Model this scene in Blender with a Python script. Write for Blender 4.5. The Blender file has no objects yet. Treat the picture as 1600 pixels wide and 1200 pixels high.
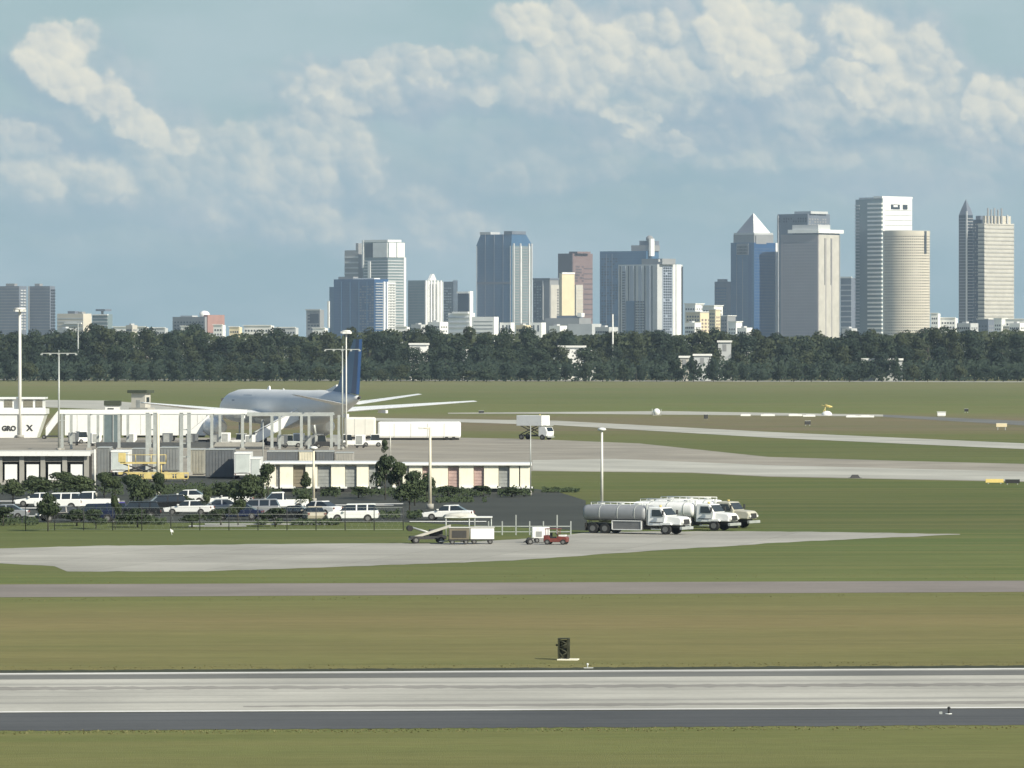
import bpy, math, random
from mathutils import Vector, Matrix, noise as mnoise
random.seed(7)
PI = math.pi
R = math.radians
SC = bpy.context.scene
COL = SC.collection

# ------------------------------------------------------------------ camera
F, H, YH = 9000.0, 17.0, 530.0          # focal length in photo pixels, eye height, horizon row
cam = bpy.data.cameras.new('camera')
cam.sensor_width = 36.0
cam.lens = 36.0 * F / 1600.0
cam.shift_y = -(600 - YH) / 1600.0
cam.clip_start = 1.0
cam.clip_end = 60000.0
cam_o = bpy.data.objects.new('camera', cam)
cam_o.location = (0, 0, H)
cam_o.rotation_euler = (R(90), 0, 0)
COL.objects.link(cam_o)
SC.camera = cam_o

# ------------------------------------------------------------------ sun, exposure
SUN_AZ = math.atan2(0.73, -0.68)
SUN_EL = R(34)
sv = Vector((math.sin(SUN_AZ) * math.cos(SUN_EL), math.cos(SUN_AZ) * math.cos(SUN_EL), math.sin(SUN_EL)))
sun = bpy.data.lights.new('sun', 'SUN')
sun.energy = 5.0
sun.angle = R(0.5)
sun.color = (1.0, 0.94, 0.78)
sun_o = bpy.data.objects.new('sun', sun)
sun_o.rotation_euler = sv.to_track_quat('Z', 'Y').to_euler()
COL.objects.link(sun_o)
SC.view_settings.view_transform = 'Standard'
SC.view_settings.look = 'None'
SC.view_settings.exposure = 0.27
SC.view_settings.gamma = 1.0
SC.view_settings.use_curve_mapping = False
SC.cycles.use_denoising = True
SC.cycles.volume_bounces = 0
SC.cycles.max_bounces = 6

# ------------------------------------------------------------------ node helper
class NT:
    def __init__(s, tree):
        s.t = tree
    def n(s, typ, **kw):
        nd = s.t.nodes.new(typ)
        for k, v in kw.items():
            setattr(nd, k, v)
        return nd
    def put(s, sock, v):
        if isinstance(v, bpy.types.NodeSocket):
            s.t.links.new(v, sock)
        else:
            try:
                sock.default_value = v
            except Exception:
                sock.default_value = tuple(v) + (1.0,)
    def m(s, op, a, b=0.0, c=None, clamp=False):
        nd = s.n('ShaderNodeMath', operation=op, use_clamp=clamp)
        s.put(nd.inputs[0], a); s.put(nd.inputs[1], b)
        if c is not None: s.put(nd.inputs[2], c)
        return nd.outputs[0]
    def mr(s, v, a, b, c=0.0, d=1.0, smooth=False):
        nd = s.n('ShaderNodeMapRange')
        if smooth: nd.interpolation_type = 'SMOOTHSTEP'
        s.put(nd.inputs[0], v)
        for i, x in enumerate((a, b, c, d)): nd.inputs[1 + i].default_value = x
        return nd.outputs[0]
    def mix(s, f, a, b, blend='MIX'):
        nd = s.n('ShaderNodeMix', data_type='RGBA', blend_type=blend)
        s.put(nd.inputs[0], f)
        s.put(nd.inputs[6], a if isinstance(a, bpy.types.NodeSocket) else tuple(a)[:3] + (1.0,))
        s.put(nd.inputs[7], b if isinstance(b, bpy.types.NodeSocket) else tuple(b)[:3] + (1.0,))
        return nd.outputs[2]
    def noise(s, vec, scale, detail=4.0, rough=0.55, dist=0.0):
        nd = s.n('ShaderNodeTexNoise')
        s.put(nd.inputs['Vector'], vec)
        nd.inputs['Scale'].default_value = scale
        nd.inputs['Detail'].default_value = detail
        nd.inputs['Roughness'].default_value = rough
        nd.inputs['Distortion'].default_value = dist
        return nd.outputs[0]
    def mapping(s, vec, scale=(1, 1, 1), rot=(0, 0, 0), loc=(0, 0, 0)):
        nd = s.n('ShaderNodeMapping')
        s.put(nd.inputs[0], vec)
        nd.inputs[1].default_value = loc
        nd.inputs[2].default_value = rot
        nd.inputs[3].default_value = scale
        return nd.outputs[0]
    def comb(s, x, y, z):
        nd = s.n('ShaderNodeCombineXYZ')
        s.put(nd.inputs[0], x); s.put(nd.inputs[1], y); s.put(nd.inputs[2], z)
        return nd.outputs[0]

# ------------------------------------------------------------------ world: physical sky + cumulus
def make_world():
    w = bpy.data.worlds.new('World')
    SC.world = w
    w.use_nodes = True
    w.node_tree.nodes.clear()
    T = NT(w.node_tree)
    sky = T.n('ShaderNodeTexSky', sky_type='NISHITA')
    sky.sun_disc = False
    sky.sun_elevation = SUN_EL
    sky.sun_rotation = SUN_AZ
    sky.air_density = 1.0
    sky.dust_density = 0.6
    sky.ozone_density = 1.5
    bg = T.n('ShaderNodeBackground')
    T.t.links.new(sky.outputs[0], bg.inputs[0])
    bg.inputs[1].default_value = 0.10
    # direction
    tc = T.n('ShaderNodeTexCoord')
    sep = T.n('ShaderNodeSeparateXYZ')
    T.t.links.new(tc.outputs['Generated'], sep.inputs[0])
    dx, dy, dz = sep.outputs
    ay = T.m('MAXIMUM', T.m('ABSOLUTE', dy), 0.05)
    u0 = T.m('DIVIDE', dx, ay)
    v0 = T.m('DIVIDE', dz, ay)
    p = T.comb(u0, v0, T.m('MULTIPLY', dy, 0.15))
    K = 1.0 / F
    # billowing: bend the coordinates with noise of several sizes
    n1 = T.n('ShaderNodeTexNoise'); T.put(n1.inputs['Vector'], p)
    n1.inputs['Scale'].default_value = 48; n1.inputs['Detail'].default_value = 8; n1.inputs['Roughness'].default_value = 0.60
    s1 = T.n('ShaderNodeSeparateColor'); T.t.links.new(n1.outputs['Color'], s1.inputs[0])
    A = 150 * K
    u = T.m('MULTIPLY_ADD', T.m('SUBTRACT', s1.outputs[0], 0.5), A, u0)
    v = T.m('MULTIPLY_ADD', T.m('SUBTRACT', s1.outputs[1], 0.5), A, v0)
    # rounded puffs of three sizes, each lit on the side that faces the sun
    def warp(amt):
        return T.comb(T.m('MULTIPLY_ADD', T.m('SUBTRACT', s2.outputs[0], 0.5), amt, u0), T.m('MULTIPLY_ADD', T.m('SUBTRACT', s2.outputs[1], 0.5), amt, v0), 0.0)
    n2 = T.n('ShaderNodeTexNoise'); T.put(n2.inputs['Vector'], p)
    n2.inputs['Scale'].default_value = 150; n2.inputs['Detail'].default_value = 6; n2.inputs['Roughness'].default_value = 0.6
    s2 = T.n('ShaderNodeSeparateColor'); T.t.links.new(n2.outputs['Color'], s2.inputs[0])
    tone, puff = None, None
    for px_, wt, amt in ((95, .85, 60 * K), (46, .62, 34 * K), (22, .40, 18 * K)):
        vec = warp(amt)
        vo = T.n('ShaderNodeTexVoronoi', feature='SMOOTH_F1', voronoi_dimensions='2D')
        T.put(vo.inputs['Vector'], vec); vo.inputs['Scale'].default_value = F / px_; vo.inputs['Smoothness'].default_value = .55
        sb = T.n('ShaderNodeVectorMath', operation='SUBTRACT')
        T.put(sb.inputs[0], vec); T.t.links.new(vo.outputs['Position'], sb.inputs[1])
        dt = T.n('ShaderNodeVectorMath', operation='DOT_PRODUCT')
        T.t.links.new(sb.outputs[0], dt.inputs[0]); dt.inputs[1].default_value = (.62 * F / px_, .78 * F / px_, 0)
        a = T.m('MULTIPLY', dt.outputs['Value'], wt)
        b_ = T.m('MULTIPLY', T.m('SUBTRACT', 0.42, vo.outputs['Distance']), wt)
        tone = a if tone is None else T.m('ADD', tone, a)
        puff = b_ if puff is None else T.m('ADD', puff, b_)
    fa = T.noise(T.comb(u0, T.m('MULTIPLY', v0, 1.2), 0.0), 260, 6, 0.55)
    tone = T.m('ADD', tone, T.m('MULTIPLY', T.m('SUBTRACT', fa, 0.5), 1.5))
    broad = T.noise(T.comb(u0, T.m('MULTIPLY', v0, 2.2), 3.0), 22, 6, 0.55)
    def blob(cx, cy, rx, ry, rot, gain, soft=False):
        cu, cv = (cx - 800) * K, (YH - cy) * K
        a = T.m('SUBTRACT', u, cu); b = T.m('SUBTRACT', v, cv)
        c, s_ = math.cos(R(rot)), math.sin(R(rot))
        ra = T.m('ADD', T.m('MULTIPLY', a, c / (rx * K)), T.m('MULTIPLY', b, s_ / (rx * K)))
        rb = T.m('ADD', T.m('MULTIPLY', a, -s_ / (ry * K)), T.m('MULTIPLY', b, c / (ry * K)))
        r2 = T.m('ADD', T.m('MULTIPLY', ra, ra), T.m('MULTIPLY', rb, rb))
        k = T.m('SUBTRACT', 1.55, r2)
        if soft: return T.m('MULTIPLY', T.mr(T.m('MULTIPLY_ADD', puff, 0.5, k), 0.0, 1.3, 0.0, 1.0, True), gain)
        return T.m('MULTIPLY', T.mr(T.m('MULTIPLY_ADD', puff, 1.25, k), 0.12, 0.98, 0.0, 1.0, True), gain)
    # lit cumulus (cx, cy, rx, ry, rotation, brightness)
    lit = [(95, 85, 52, 62, -20, 1.0), (150, 150, 72, 46, -32, 1.0), (215, 195, 85, 30, -25, .8),
           (560, 130, 130, 34, 8, .72), (700, 112, 120, 32, 8, .72), (780, 150, 60, 22, 0, .5), (470, 130, 55, 35, 0, .4),
           (860, 25, 80, 45, 0, .9), (985, 55, 70, 48, 0, .8), (820, 110, 40, 70, 0, .5), (930, 120, 70, 40, 0, .5),
           (1140, 40, 65, 62, -30, 1.0), (1215, 85, 65, 48, -42, 1.0), (1185, 120, 55, 42, 0, .65), (1330, 125, 70, 28, -18, .9),
           (1350, 50, 72, 45, -30, .9), (1430, 95, 72, 46, -30, .85), (1560, 160, 48, 46, 0, .85), (1585, 190, 40, 34, 0, .6),
           (990, 185, 60, 22, -25, .75), (1050, 222, 75, 17, -12, .6), (1270, 185, 90, 20, 0, .3),
           (20, 235, 80, 40, -10, .55), (110, 270, 130, 42, -5, .52), (310, 265, 120, 48, -10, .46), (470, 245, 100, 68, 0, .55),
           (430, 320, 150, 40, -10, .42), (690, 335, 120, 40, -25, .38), (1200, 235, 200, 30, 0, .30), (1500, 240, 140, 34, 0, .32),
           (900, 260, 170, 36, 0, .24), (250, 380, 200, 26, 0, .18), (1100, 330, 260, 26, 0, .16)]
    lit += [(1080, 105, 85, 75, 0, .6), (905, 85, 110, 75, 0, .66), (1250, 140, 95, 45, -15, .62), (1400, 150, 95, 36, -10, .6), (1490, 185, 60, 40, 0, .45), (1010, 130, 85, 50, 0, .5), (1180, 20, 60, 40, 0, .8),
            (640, 95, 60, 26, 0, .55), (120, 50, 40, 30, 0, .8), (560, 165, 90, 24, 0, .45), (380, 240, 90, 40, 0, .4)]
    L = None
    for b in lit:
        k = blob(*b)
        L = k if L is None else T.m('MAXIMUM', L, k)
    # shaded undersides and thin blue-grey layers
    dark = [(90, 150, 110, 40, -30, .5), (90, 215, 120, 25, -10, .7), (650, 180, 250, 20, 2, .6), (1120, 185, 90, 30, 0, .7), (1250, 215, 300, 22, 0, .6),
            (880, 210, 110, 60, 0, .35), (1030, 120, 70, 50, 0, .35), (1330, 160, 120, 30, 0, .5), (700, 290, 300, 40, 0, .35), (1150, 290, 500, 24, 0, .35), (200, 340, 400, 30, 0, .3)]
    Dk = None
    for b in dark:
        k = blob(*b, soft=True)
        Dk = k if Dk is None else T.m('MAXIMUM', Dk, k)
    body = [(1000, 60, 230, 110, 0, .95), (880, 120, 110, 90, 0, .9), (1190, 110, 190, 110, -15, 1.0), (1370, 90, 170, 100, -25, .95), (1570, 190, 130, 90, 0, .9), (1040, 200, 220, 70, -8, .75),
            (1300, 215, 330, 60, 0, .6), (620, 140, 240, 62, 4, .85), (140, 130, 120, 90, -32, .6), (240, 200, 130, 45, -20, .6), (80, 265, 190, 70, -8, .65), (300, 270, 220, 80, -8, .6), (470, 260, 130, 90, 0, .7),
            (440, 330, 240, 50, -8, .5), (700, 335, 150, 55, -25, .5), (850, 250, 260, 60, 0, .45), (1450, 270, 260, 50, 0, .45)]
    B = None
    for b in body:
        k = blob(*b, soft=True)
        B = k if B is None else T.m('MAXIMUM', B, k)
    # the same kind of cloud goes on over the rest of the sky
    gen = T.noise(T.comb(T.m('MULTIPLY', dx, 1.0), dy, T.m('MULTIPLY', dz, 2.5)), 5.0, 8, 0.6)
    away = T.m('SUBTRACT', 1.0, T.mr(T.m('ADD', T.m('ABSOLUTE', T.m('SUBTRACT', v0, 0.02)), T.m('MULTIPLY', T.m('ABSOLUTE', u0), 0.35)), 0.05, 0.16, 0.0, 1.0, True), clamp=True)
    genlit = T.m('MULTIPLY', T.m('SUBTRACT', 1.0, away), T.mr(gen, 0.52, 0.66, 0.0, 0.9, True))
    L = T.m('MAXIMUM', L, genlit)
    # colours
    high = (0.315, 0.435, 0.460)      # pale blue at the top of the frame
    low = (0.252, 0.370, 0.412)       # deeper hazy blue at the horizon
    el = T.mr(v0, 0.0, 0.06, 0.0, 1.0, True)
    base = T.mix(el, low, high)
    base = T.mix(T.mr(broad, 0.35, 0.68, 0.0, 0.5, True), base, (0.42, 0.51, 0.545))
    bodyc = T.mix(T.m('ADD', 0.42, T.m('MULTIPLY', tone, 0.6), clamp=True), (0.30, 0.405, 0.47), (0.485, 0.52, 0.53))
    base = T.mix(T.m('MULTIPLY', B, 0.9), base, bodyc)
    base = T.mix(T.m('MULTIPLY', Dk, 0.62), base, (0.235, 0.345, 0.435))
    lit_t = T.m('ADD', 0.60, T.m('MULTIPLY', tone, 0.52), clamp=True)
    cream = T.mix(lit_t, (0.39, 0.455, 0.49), (0.70, 0.685, 0.585))
    cov = T.m('MULTIPLY', L, T.mr(T.m('ADD', T.m('MULTIPLY', tone, 0.5), L), 0.2, 0.9, 0.35, 1.0), clamp=True)
    col = T.mix(cov, base, cream)
    lowband = T.mr(dz, 0.10, 0.42, 1.0, 0.0, True)      # horizon murk; clear physical sky above it
    cloud = T.n('ShaderNodeBackground')
    T.put(cloud.inputs[0], col)
    cloud.inputs[1].default_value = 1.0
    fac = T.m('MAXIMUM', lowband, T.m('MULTIPLY', genlit, 0.8))
    mx = T.n('ShaderNodeMixShader')
    T.put(mx.inputs[0], fac)
    T.t.links.new(bg.outputs[0], mx.inputs[1]); T.t.links.new(cloud.outputs[0], mx.inputs[2])
    out = T.n('ShaderNodeOutputWorld')
    T.t.links.new(mx.outputs[0], out.inputs[0])
    w.cycles.sampling_method = 'MANUAL'
    w.cycles.sample_map_resolution = 1024
make_world()

# ------------------------------------------------------------------ materials
MATS = {}
def mat(name, c, rough=0.6, metal=0.0, var=0.14, sc=0.6, spec=0.5, grime=None, bump=0.0, stretch=(1, 1, 1)):
    if name in MATS: return MATS[name]
    m = bpy.data.materials.new(name)
    m.use_nodes = True
    m.node_tree.nodes.clear()
    T = NT(m.node_tree)
    b = T.n('ShaderNodeBsdfPrincipled')
    o = T.n('ShaderNodeOutputMaterial')
    T.t.links.new(b.outputs[0], o.inputs[0])
    tc = T.n('ShaderNodeTexCoord')
    vec = T.mapping(tc.outputs['Object'], scale=stretch)
    nz = T.noise(vec, sc, 5, 0.6)
    k = T.mr(nz, 0.25, 0.75, 1.0 - var, 1.0 + var)
    col = T.mix(1.0, c, T.comb(k, k, k), 'MULTIPLY')
    if grime:
        nz2 = T.noise(T.mapping(tc.outputs['Object'], scale=(1, 1, 0.25)), sc * 3.1, 6, 0.65)
        col = T.mix(T.mr(nz2, 0.52, 0.75, 0.0, 0.55, True), col, grime)
    T.put(b.inputs['Base Color'], col)
    T.put(b.inputs['Roughness'], T.mr(nz, 0.2, 0.8, max(0.02, rough - 0.08), min(1, rough + 0.08)))
    b.inputs['Metallic'].default_value = metal
    b.inputs['Specular IOR Level'].default_value = spec
    if bump:
        bp = T.n('ShaderNodeBump'); bp.inputs['Strength'].default_value = bump
        T.put(bp.inputs['Height'], nz); T.t.links.new(bp.outputs[0], b.inputs['Normal'])
    MATS[name] = m
    return m

def leaf_mat(name, c1, c2, sc=0.35):
    m = bpy.data.materials.new(name); m.use_nodes = True; m.node_tree.nodes.clear()
    T = NT(m.node_tree)
    b = T.n('ShaderNodeBsdfPrincipled'); o = T.n('ShaderNodeOutputMaterial')
    T.t.links.new(b.outputs[0], o.inputs[0])
    g = T.n('ShaderNodeNewGeometry')
    nz = T.noise(g.outputs['Position'], sc, 3, 0.6)
    oi = T.n('ShaderNodeObjectInfo')
    f = T.m('ADD', T.mr(nz, 0.3, 0.7, 0.0, 0.7), T.m('MULTIPLY', oi.outputs['Random'], 0.45), clamp=True)
    T.put(b.inputs['Base Color'], T.mix(f, c1, c2))
    b.inputs['Roughness'].default_value = 0.75
    b.inputs['Specular IOR Level'].default_value = 0.2
    MATS[name] = m
    return m

def grass_mat():
    m = bpy.data.materials.new('mown_grass'); m.use_nodes = True; m.node_tree.nodes.clear()
    T = NT(m.node_tree)
    b = T.n('ShaderNodeBsdfPrincipled'); o = T.n('ShaderNodeOutputMaterial')
    T.t.links.new(b.outputs[0], o.inputs[0])
    g = T.n('ShaderNodeNewGeometry')
    P = T.mapping(g.outputs['Position'], rot=(0, 0, -0.06))
    sep = T.n('ShaderNodeSeparateXYZ'); T.t.links.new(P, sep.inputs[0])
    big = T.noise(T.mapping(P, scale=(0.5, 1, 1)), 0.022, 5, 0.6)
    mid = T.noise(T.mapping(P, scale=(0.22, 1, 1)), 0.16, 5, 0.62)
    fine = T.noise(T.mapping(P, scale=(0.35, 1, 1)), 1.3, 6, 0.7)
    blade = T.noise(T.mapping(P, scale=(2.2, 1, 1)), 7.0, 4, 0.7)
    yy = T.m('ADD', sep.outputs[1], T.m('MULTIPLY', T.m('SUBTRACT', big, 0.5), 60.0))
    cr = T.n('ShaderNodeValToRGB')
    T.put(cr.inputs[0], T.mr(T.m('LOGARITHM', yy, 2.718281828), math.log(200), math.log(2400)))
    def pos(D): return (math.log(D) - math.log(200)) / (math.log(2400) - math.log(200))
    stops = [(225, (0.171, 0.173, 0.063)), (250, (0.161, 0.175, 0.060)), (300, (0.174, 0.177, 0.065)), (350, (0.203, 0.188, 0.077)), (378, (0.155, 0.170, 0.060)),
             (405, (0.133, 0.165, 0.054)), (470, (0.116, 0.150, 0.049)), (560, (0.088, 0.113, 0.037)), (680, (0.104, 0.134, 0.041)),
             (760, (0.129, 0.150, 0.054)), (900, (0.104, 0.130, 0.043)), (1020, (0.133, 0.150, 0.054)), (1090, (0.165, 0.150, 0.085)), (1230, (0.168, 0.153, 0.085)),
             (1330, (0.146, 0.170, 0.059)), (1700, (0.124, 0.150, 0.052)), (2050, (0.186, 0.190, 0.087))]
    el = cr.color_ramp.elements
    el[0].position = 0.0; el[0].color = stops[0][1] + (1,)
    el[1].position = 1.0; el[1].color = stops[-1][1] + (1,)
    for D, c in stops[1:-1]:
        e = el.new(pos(D)); e.color = c + (1,)
    k1 = T.mr(T.m('ADD', T.m('MULTIPLY', mid, .55), T.m('MULTIPLY', big, .45)), 0.3, 0.7, 0.76, 1.32)
    col = T.mix(1.0, cr.outputs[0], T.comb(k1, T.mr(mid, 0.3, 0.7, 0.87, 1.12), k1), 'MULTIPLY')
    # dry thatch showing through in long mower lines
    mow = T.noise(T.mapping(P, scale=(0.012, 1, 1)), 0.34, 4, 0.75)
    col = T.mix(T.mr(mow, 0.46, 0.68, 0.0, 0.55, True), col, (.215, .192, .078))
    col = T.mix(T.mr(mow, 0.46, 0.30, 0.0, 0.45, True), col, (.085, .120, .045))
    k2 = T.mr(T.m('ADD', T.m('MULTIPLY', fine, 0.6), T.m('MULTIPLY', blade, 0.4)), 0.3, 0.7, 0.80, 1.20)
    col = T.mix(1.0, col, T.comb(k2, k2, k2), 'MULTIPLY')
    T.put(b.inputs['Base Color'], col)
    b.inputs['Roughness'].default_value = 0.9
    b.inputs['Specular IOR Level'].default_value = 0.1
    bp = T.n('ShaderNodeBump'); bp.inputs['Strength'].default_value = 0.6; bp.inputs['Distance'].default_value = 0.1
    T.put(bp.inputs['Height'], T.m('ADD', fine, blade)); T.t.links.new(bp.outputs[0], b.inputs['Normal'])
    return m

def pave_mat(name, c, streak=0.3, slab=None, rot=-0.086, dark=(.10, .10, .10), patch=0.25, along=0.015, freq=1.2):
    m = bpy.data.materials.new(name); m.use_nodes = True; m.node_tree.nodes.clear()
    T = NT(m.node_tree)
    b = T.n('ShaderNodeBsdfPrincipled'); o = T.n('ShaderNodeOutputMaterial')
    T.t.links.new(b.outputs[0], o.inputs[0])
    g = T.n('ShaderNodeNewGeometry')
    P = T.mapping(g.outputs['Position'], rot=(0, 0, rot))
    st = T.noise(T.mapping(P, scale=(along, 1, 1)), freq, 6, 0.7)
    bg_ = T.noise(P, 0.06, 5, 0.6)
    fn = T.noise(P, 2.4, 5, 0.7)
    k = T.m('MULTIPLY', T.mr(bg_, 0.3, 0.7, 1 - patch, 1 + patch * 0.6), T.mr(fn, 0.3, 0.7, 0.92, 1.08))
    col = T.mix(1.0, c, T.comb(k, k, k), 'MULTIPLY')
    col = T.mix(T.mr(st, 0.47, 0.66, 0.0, streak, True), col, dark)
    if slab:
        br = T.n('ShaderNodeTexBrick'); T.put(br.inputs[0], P)
        br.offset = 0.0
        br.inputs['Color1'].default_value = (1, 1, 1, 1); br.inputs['Color2'].default_value = (.90, .90, .89, 1)
        br.inputs['Mortar'].default_value = (.62, .62, .60, 1)
        br.inputs['Scale'].default_value = 1.0; br.inputs['Mortar Size'].default_value = 0.04
        br.inputs['Brick Width'].default_value = slab; br.inputs['Row Height'].default_value = slab
        col = T.mix(1.0, col, br.outputs[0], 'MULTIPLY')
    T.put(b.inputs['Base Color'], col)
    b.inputs['Roughness'].default_value = 0.85
    b.inputs['Specular IOR Level'].default_value = 0.25
    MATS[name] = m
    return m

# ------------------------------------------------------------------ mesh builder
class MB:
    def __init__(s): s.v = []; s.f = []; s.smooth = []
    def add(s, vs, fs, sm=False):
        o = len(s.v); s.v += [tuple(q) for q in vs]
        for f in fs: s.f.append(tuple(i + o for i in f)); s.smooth.append(sm)
    def box(s, x0, x1, y0, y1, z0, z1):
        vs = [(x0, y0, z0), (x1, y0, z0), (x1, y1, z0), (x0, y1, z0), (x0, y0, z1), (x1, y0, z1), (x1, y1, z1), (x0, y1, z1)]
        s.add(vs, [(0, 3, 2, 1), (4, 5, 6, 7), (0, 1, 5, 4), (1, 2, 6, 5), (2, 3, 7, 6), (3, 0, 4, 7)])
        return s
    def hexa(s, bot, top):
        s.add(list(bot) + list(top), [(3, 2, 1, 0), (4, 5, 6, 7), (0, 1, 5, 4), (1, 2, 6, 5), (2, 3, 7, 6), (3, 0, 4, 7)])
        return s
    def prism(s, poly, z0, z1):
        n = len(poly)
        vs = [(x, y, z0) for x, y in poly] + [(x, y, z1) for x, y in poly]
        s.add(vs, [tuple(range(n - 1, -1, -1)), tuple(range(n, 2 * n))] + [(i, (i + 1) % n, n + (i + 1) % n, n + i) for i in range(n)])
        return s
    def side(s, prof, hw):
        """profile in x,z extruded across y; hw(z) is the half width"""
        n = len(prof)
        f = hw if callable(hw) else (lambda z: hw)
        vs = [(x, -f(z), z) for x, z in prof] + [(x, f(z), z) for x, z in prof]
        s.add(vs, [tuple(range(n)), tuple(range(2 * n - 1, n - 1, -1))] + [(i, n + i, n + (i + 1) % n, (i + 1) % n) for i in range(n)])
        return s
    def tube(s, a, b, r, r2=None, n=8, caps=True):
        a = Vector(a); b = Vector(b); r2 = r if r2 is None else r2
        d = (b - a).normalized()
        x = d.orthogonal().normalized(); y = d.cross(x)
        vs = []
        for c, rr in ((a, r), (b, r2)):
            for i in range(n):
                t = 2 * PI * i / n
                vs.append(c + x * (rr * math.cos(t)) + y * (rr * math.sin(t)))
        s.add(vs, [(i, (i + 1) % n, n + (i + 1) % n, n + i) for i in range(n)], True)
        if caps:
            o = len(s.v) - 2 * n
            s.f.append(tuple(o + i for i in range(n - 1, -1, -1))); s.smooth.append(False)
            s.f.append(tuple(o + n + i for i in range(n))); s.smooth.append(False)
        return s
    def loft(s, rings, caps=True, sm=True):
        n = len(rings[0]); m = len(rings)
        vs = [p for r in rings for p in r]
        fs = [(k * n + i, k * n + (i + 1) % n, (k + 1) * n + (i + 1) % n, (k + 1) * n + i) for k in range(m - 1) for i in range(n)]
        s.add(vs, fs, sm)
        if caps:
            o = len(s.v) - n * m
            s.f.append(tuple(o + i for i in range(n - 1, -1, -1))); s.smooth.append(False)
            s.f.append(tuple(o + (m - 1) * n + i for i in range(n))); s.smooth.append(False)
        return s
    def ball(s, c, r, seg=14, rings=8, sx=1, sy=1, sz=1):
        rr = []
        for k in range(rings + 1):
            t = PI * k / rings
            q = max(0.001, math.sin(t))
            rr.append([(c[0] + r * sx * q * math.cos(2 * PI * i / seg), c[1] + r * sy * q * math.sin(2 * PI * i / seg), c[2] - r * sz * math.cos(t)) for i in range(seg)])
        return s.loft(rr)
    def mesh(s, name):
        me = bpy.data.meshes.new(name)
        me.from_pydata(s.v, [], s.f)
        me.polygons.foreach_set('use_smooth', s.smooth)
        me.update()
        return me

def link(o, parent=None):
    COL.objects.link(o)
    if parent is not None: o.parent = parent
    return o
def thing(name, label, cat, loc=(0, 0, 0), rz=0.0, group=None, scale=None):
    o = bpy.data.objects.new(name, None)
    o.empty_display_size = 0.5
    o.location = loc; o.rotation_euler = (0, 0, rz)
    if scale: o.scale = (scale,) * 3
    tag(o, label, cat, group)
    return link(o)
def tag(o, label=None, cat=None, group=None, kind=None):
    if label: o['label'] = label
    if cat: o['category'] = cat
    if group: o['group'] = group
    if kind: o['kind'] = kind
    return o
def part(name, mb, m, parent=None, kind=None, label=None, bevel=0.0, loc=None, rz=None):
    me = mb if isinstance(mb, bpy.types.Mesh) else mb.mesh(name)
    if not me.materials: me.materials.append(m)
    o = bpy.data.objects.new(name, me)
    if kind: o['kind'] = kind
    if label: o['label'] = label
    if loc: o.location = loc
    if rz: o.rotation_euler = (0, 0, rz)
    if bevel:
        bv = o.modifiers.new('b', 'BEVEL'); bv.width = bevel; bv.segments = 2; bv.limit_method = 'ANGLE'; bv.angle_limit = R(35)
    return link(o, parent)
def solo(name, label, cat, mb, m, loc=(0, 0, 0), rz=0.0, group=None, bevel=0.0):
    o = part(name, mb, m, None, bevel=bevel)
    o.location = loc; o.rotation_euler = (0, 0, rz)
    return tag(o, label, cat, group)
CH = {}
def copy_tree(o, parent=None):
    c = o.copy(); COL.objects.link(c)
    if parent is not None: c.parent = parent
    for ch in list(o.children): copy_tree(ch, c)
    return c
def dup(o, loc, rz, label, group=None, scale=None):
    c = copy_tree(o); c.location = loc; c.rotation_euler = (0, 0, rz); c['label'] = label
    if group: c['group'] = group
    if scale: c.scale = (scale,) * 3 if not isinstance(scale, tuple) else scale
    return c

def gp(px, py, z=0.0):
    D = H * F / (py - YH)
    return ((px - 800) / F * D, D, z)
def at(px, D, z=0.0):
    return ((px - 800) / F * D, D, z)

# ------------------------------------------------------------------ ground
GRASS = grass_mat()
g = MB()
xs = [-3500, -1200, -400, -120, 0, 120, 400, 1200, 3500]
ys = [-300, 60, 200, 300, 450, 700, 1100, 1700, 2400, 4000, 8000, 13000]
vs = [(x, y, 0.0) for y in ys for x in xs]
nx = len(xs)
g.add(vs, [(j * nx + i, j * nx + i + 1, (j + 1) * nx + i + 1, (j + 1) * nx + i) for j in range(len(ys) - 1) for i in range(nx - 1)])
tag(part('ground', g, GRASS), 'flat mown grass airfield reaching to the far tree line', kind='structure')

def sheet(name, top, bot, m, z, label):
    """top, bot: photo points along the far and the near edge of a strip of ground"""
    def ext(l):
        l = sorted(l)
        return l
    t = [gp(x, y, z) for x, y in top]; b = [gp(x, y, z) for x, y in bot]
    poly = b + t[::-1]
    mb = MB()
    # fan-free: triangulate as a strip by parameter
    import mathutils.geometry as mg
    tris = mg.tessellate_polygon([[Vector(q) for q in poly]])
    mb.add(poly, [tuple(tr) for tr in tris])
    me = mb.mesh(name)
    # face up
    if me.polygons and me.polygons[0].normal.z < 0: me.flip_normals()
    me.materials.append(m)
    o = bpy.data.objects.new(name, me); COL.objects.link(o)
    return tag(o, label, kind='structure')
def wob(pts, amp, n=40, seed=0):
    """subdivide an edge and let grass creep over it a little"""
    rr = random.Random(seed); out = []
    for k in range(len(pts) - 1):
        (x0, y0), (x1, y1) = pts[k], pts[k + 1]
        m_ = max(1, int(n * abs(x1 - x0) / 1600))
        for i in range(m_):
            t = i / m_
            out.append((x0 + (x1 - x0) * t, y0 + (y1 - y0) * t + rr.uniform(-amp, amp)))
    out.append(pts[-1])
    return out
C_RUN = pave_mat('runway_concrete', (.465, .45, .395), streak=.65, dark=(.21, .205, .19), freq=.42, along=.006)
C_RUB = pave_mat('rubber_stain', (.30, .285, .255), streak=.6, dark=(.20, .19, .175), freq=1.2, along=.01)
C_EDGE = pave_mat('runway_edge_asphalt', (.17, .17, .155), streak=.4, dark=(.09, .09, .085))
C_DARK = pave_mat('shoulder_asphalt', (.090, .093, .094), streak=.4, dark=(.045, .05, .055), freq=.8)
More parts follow.
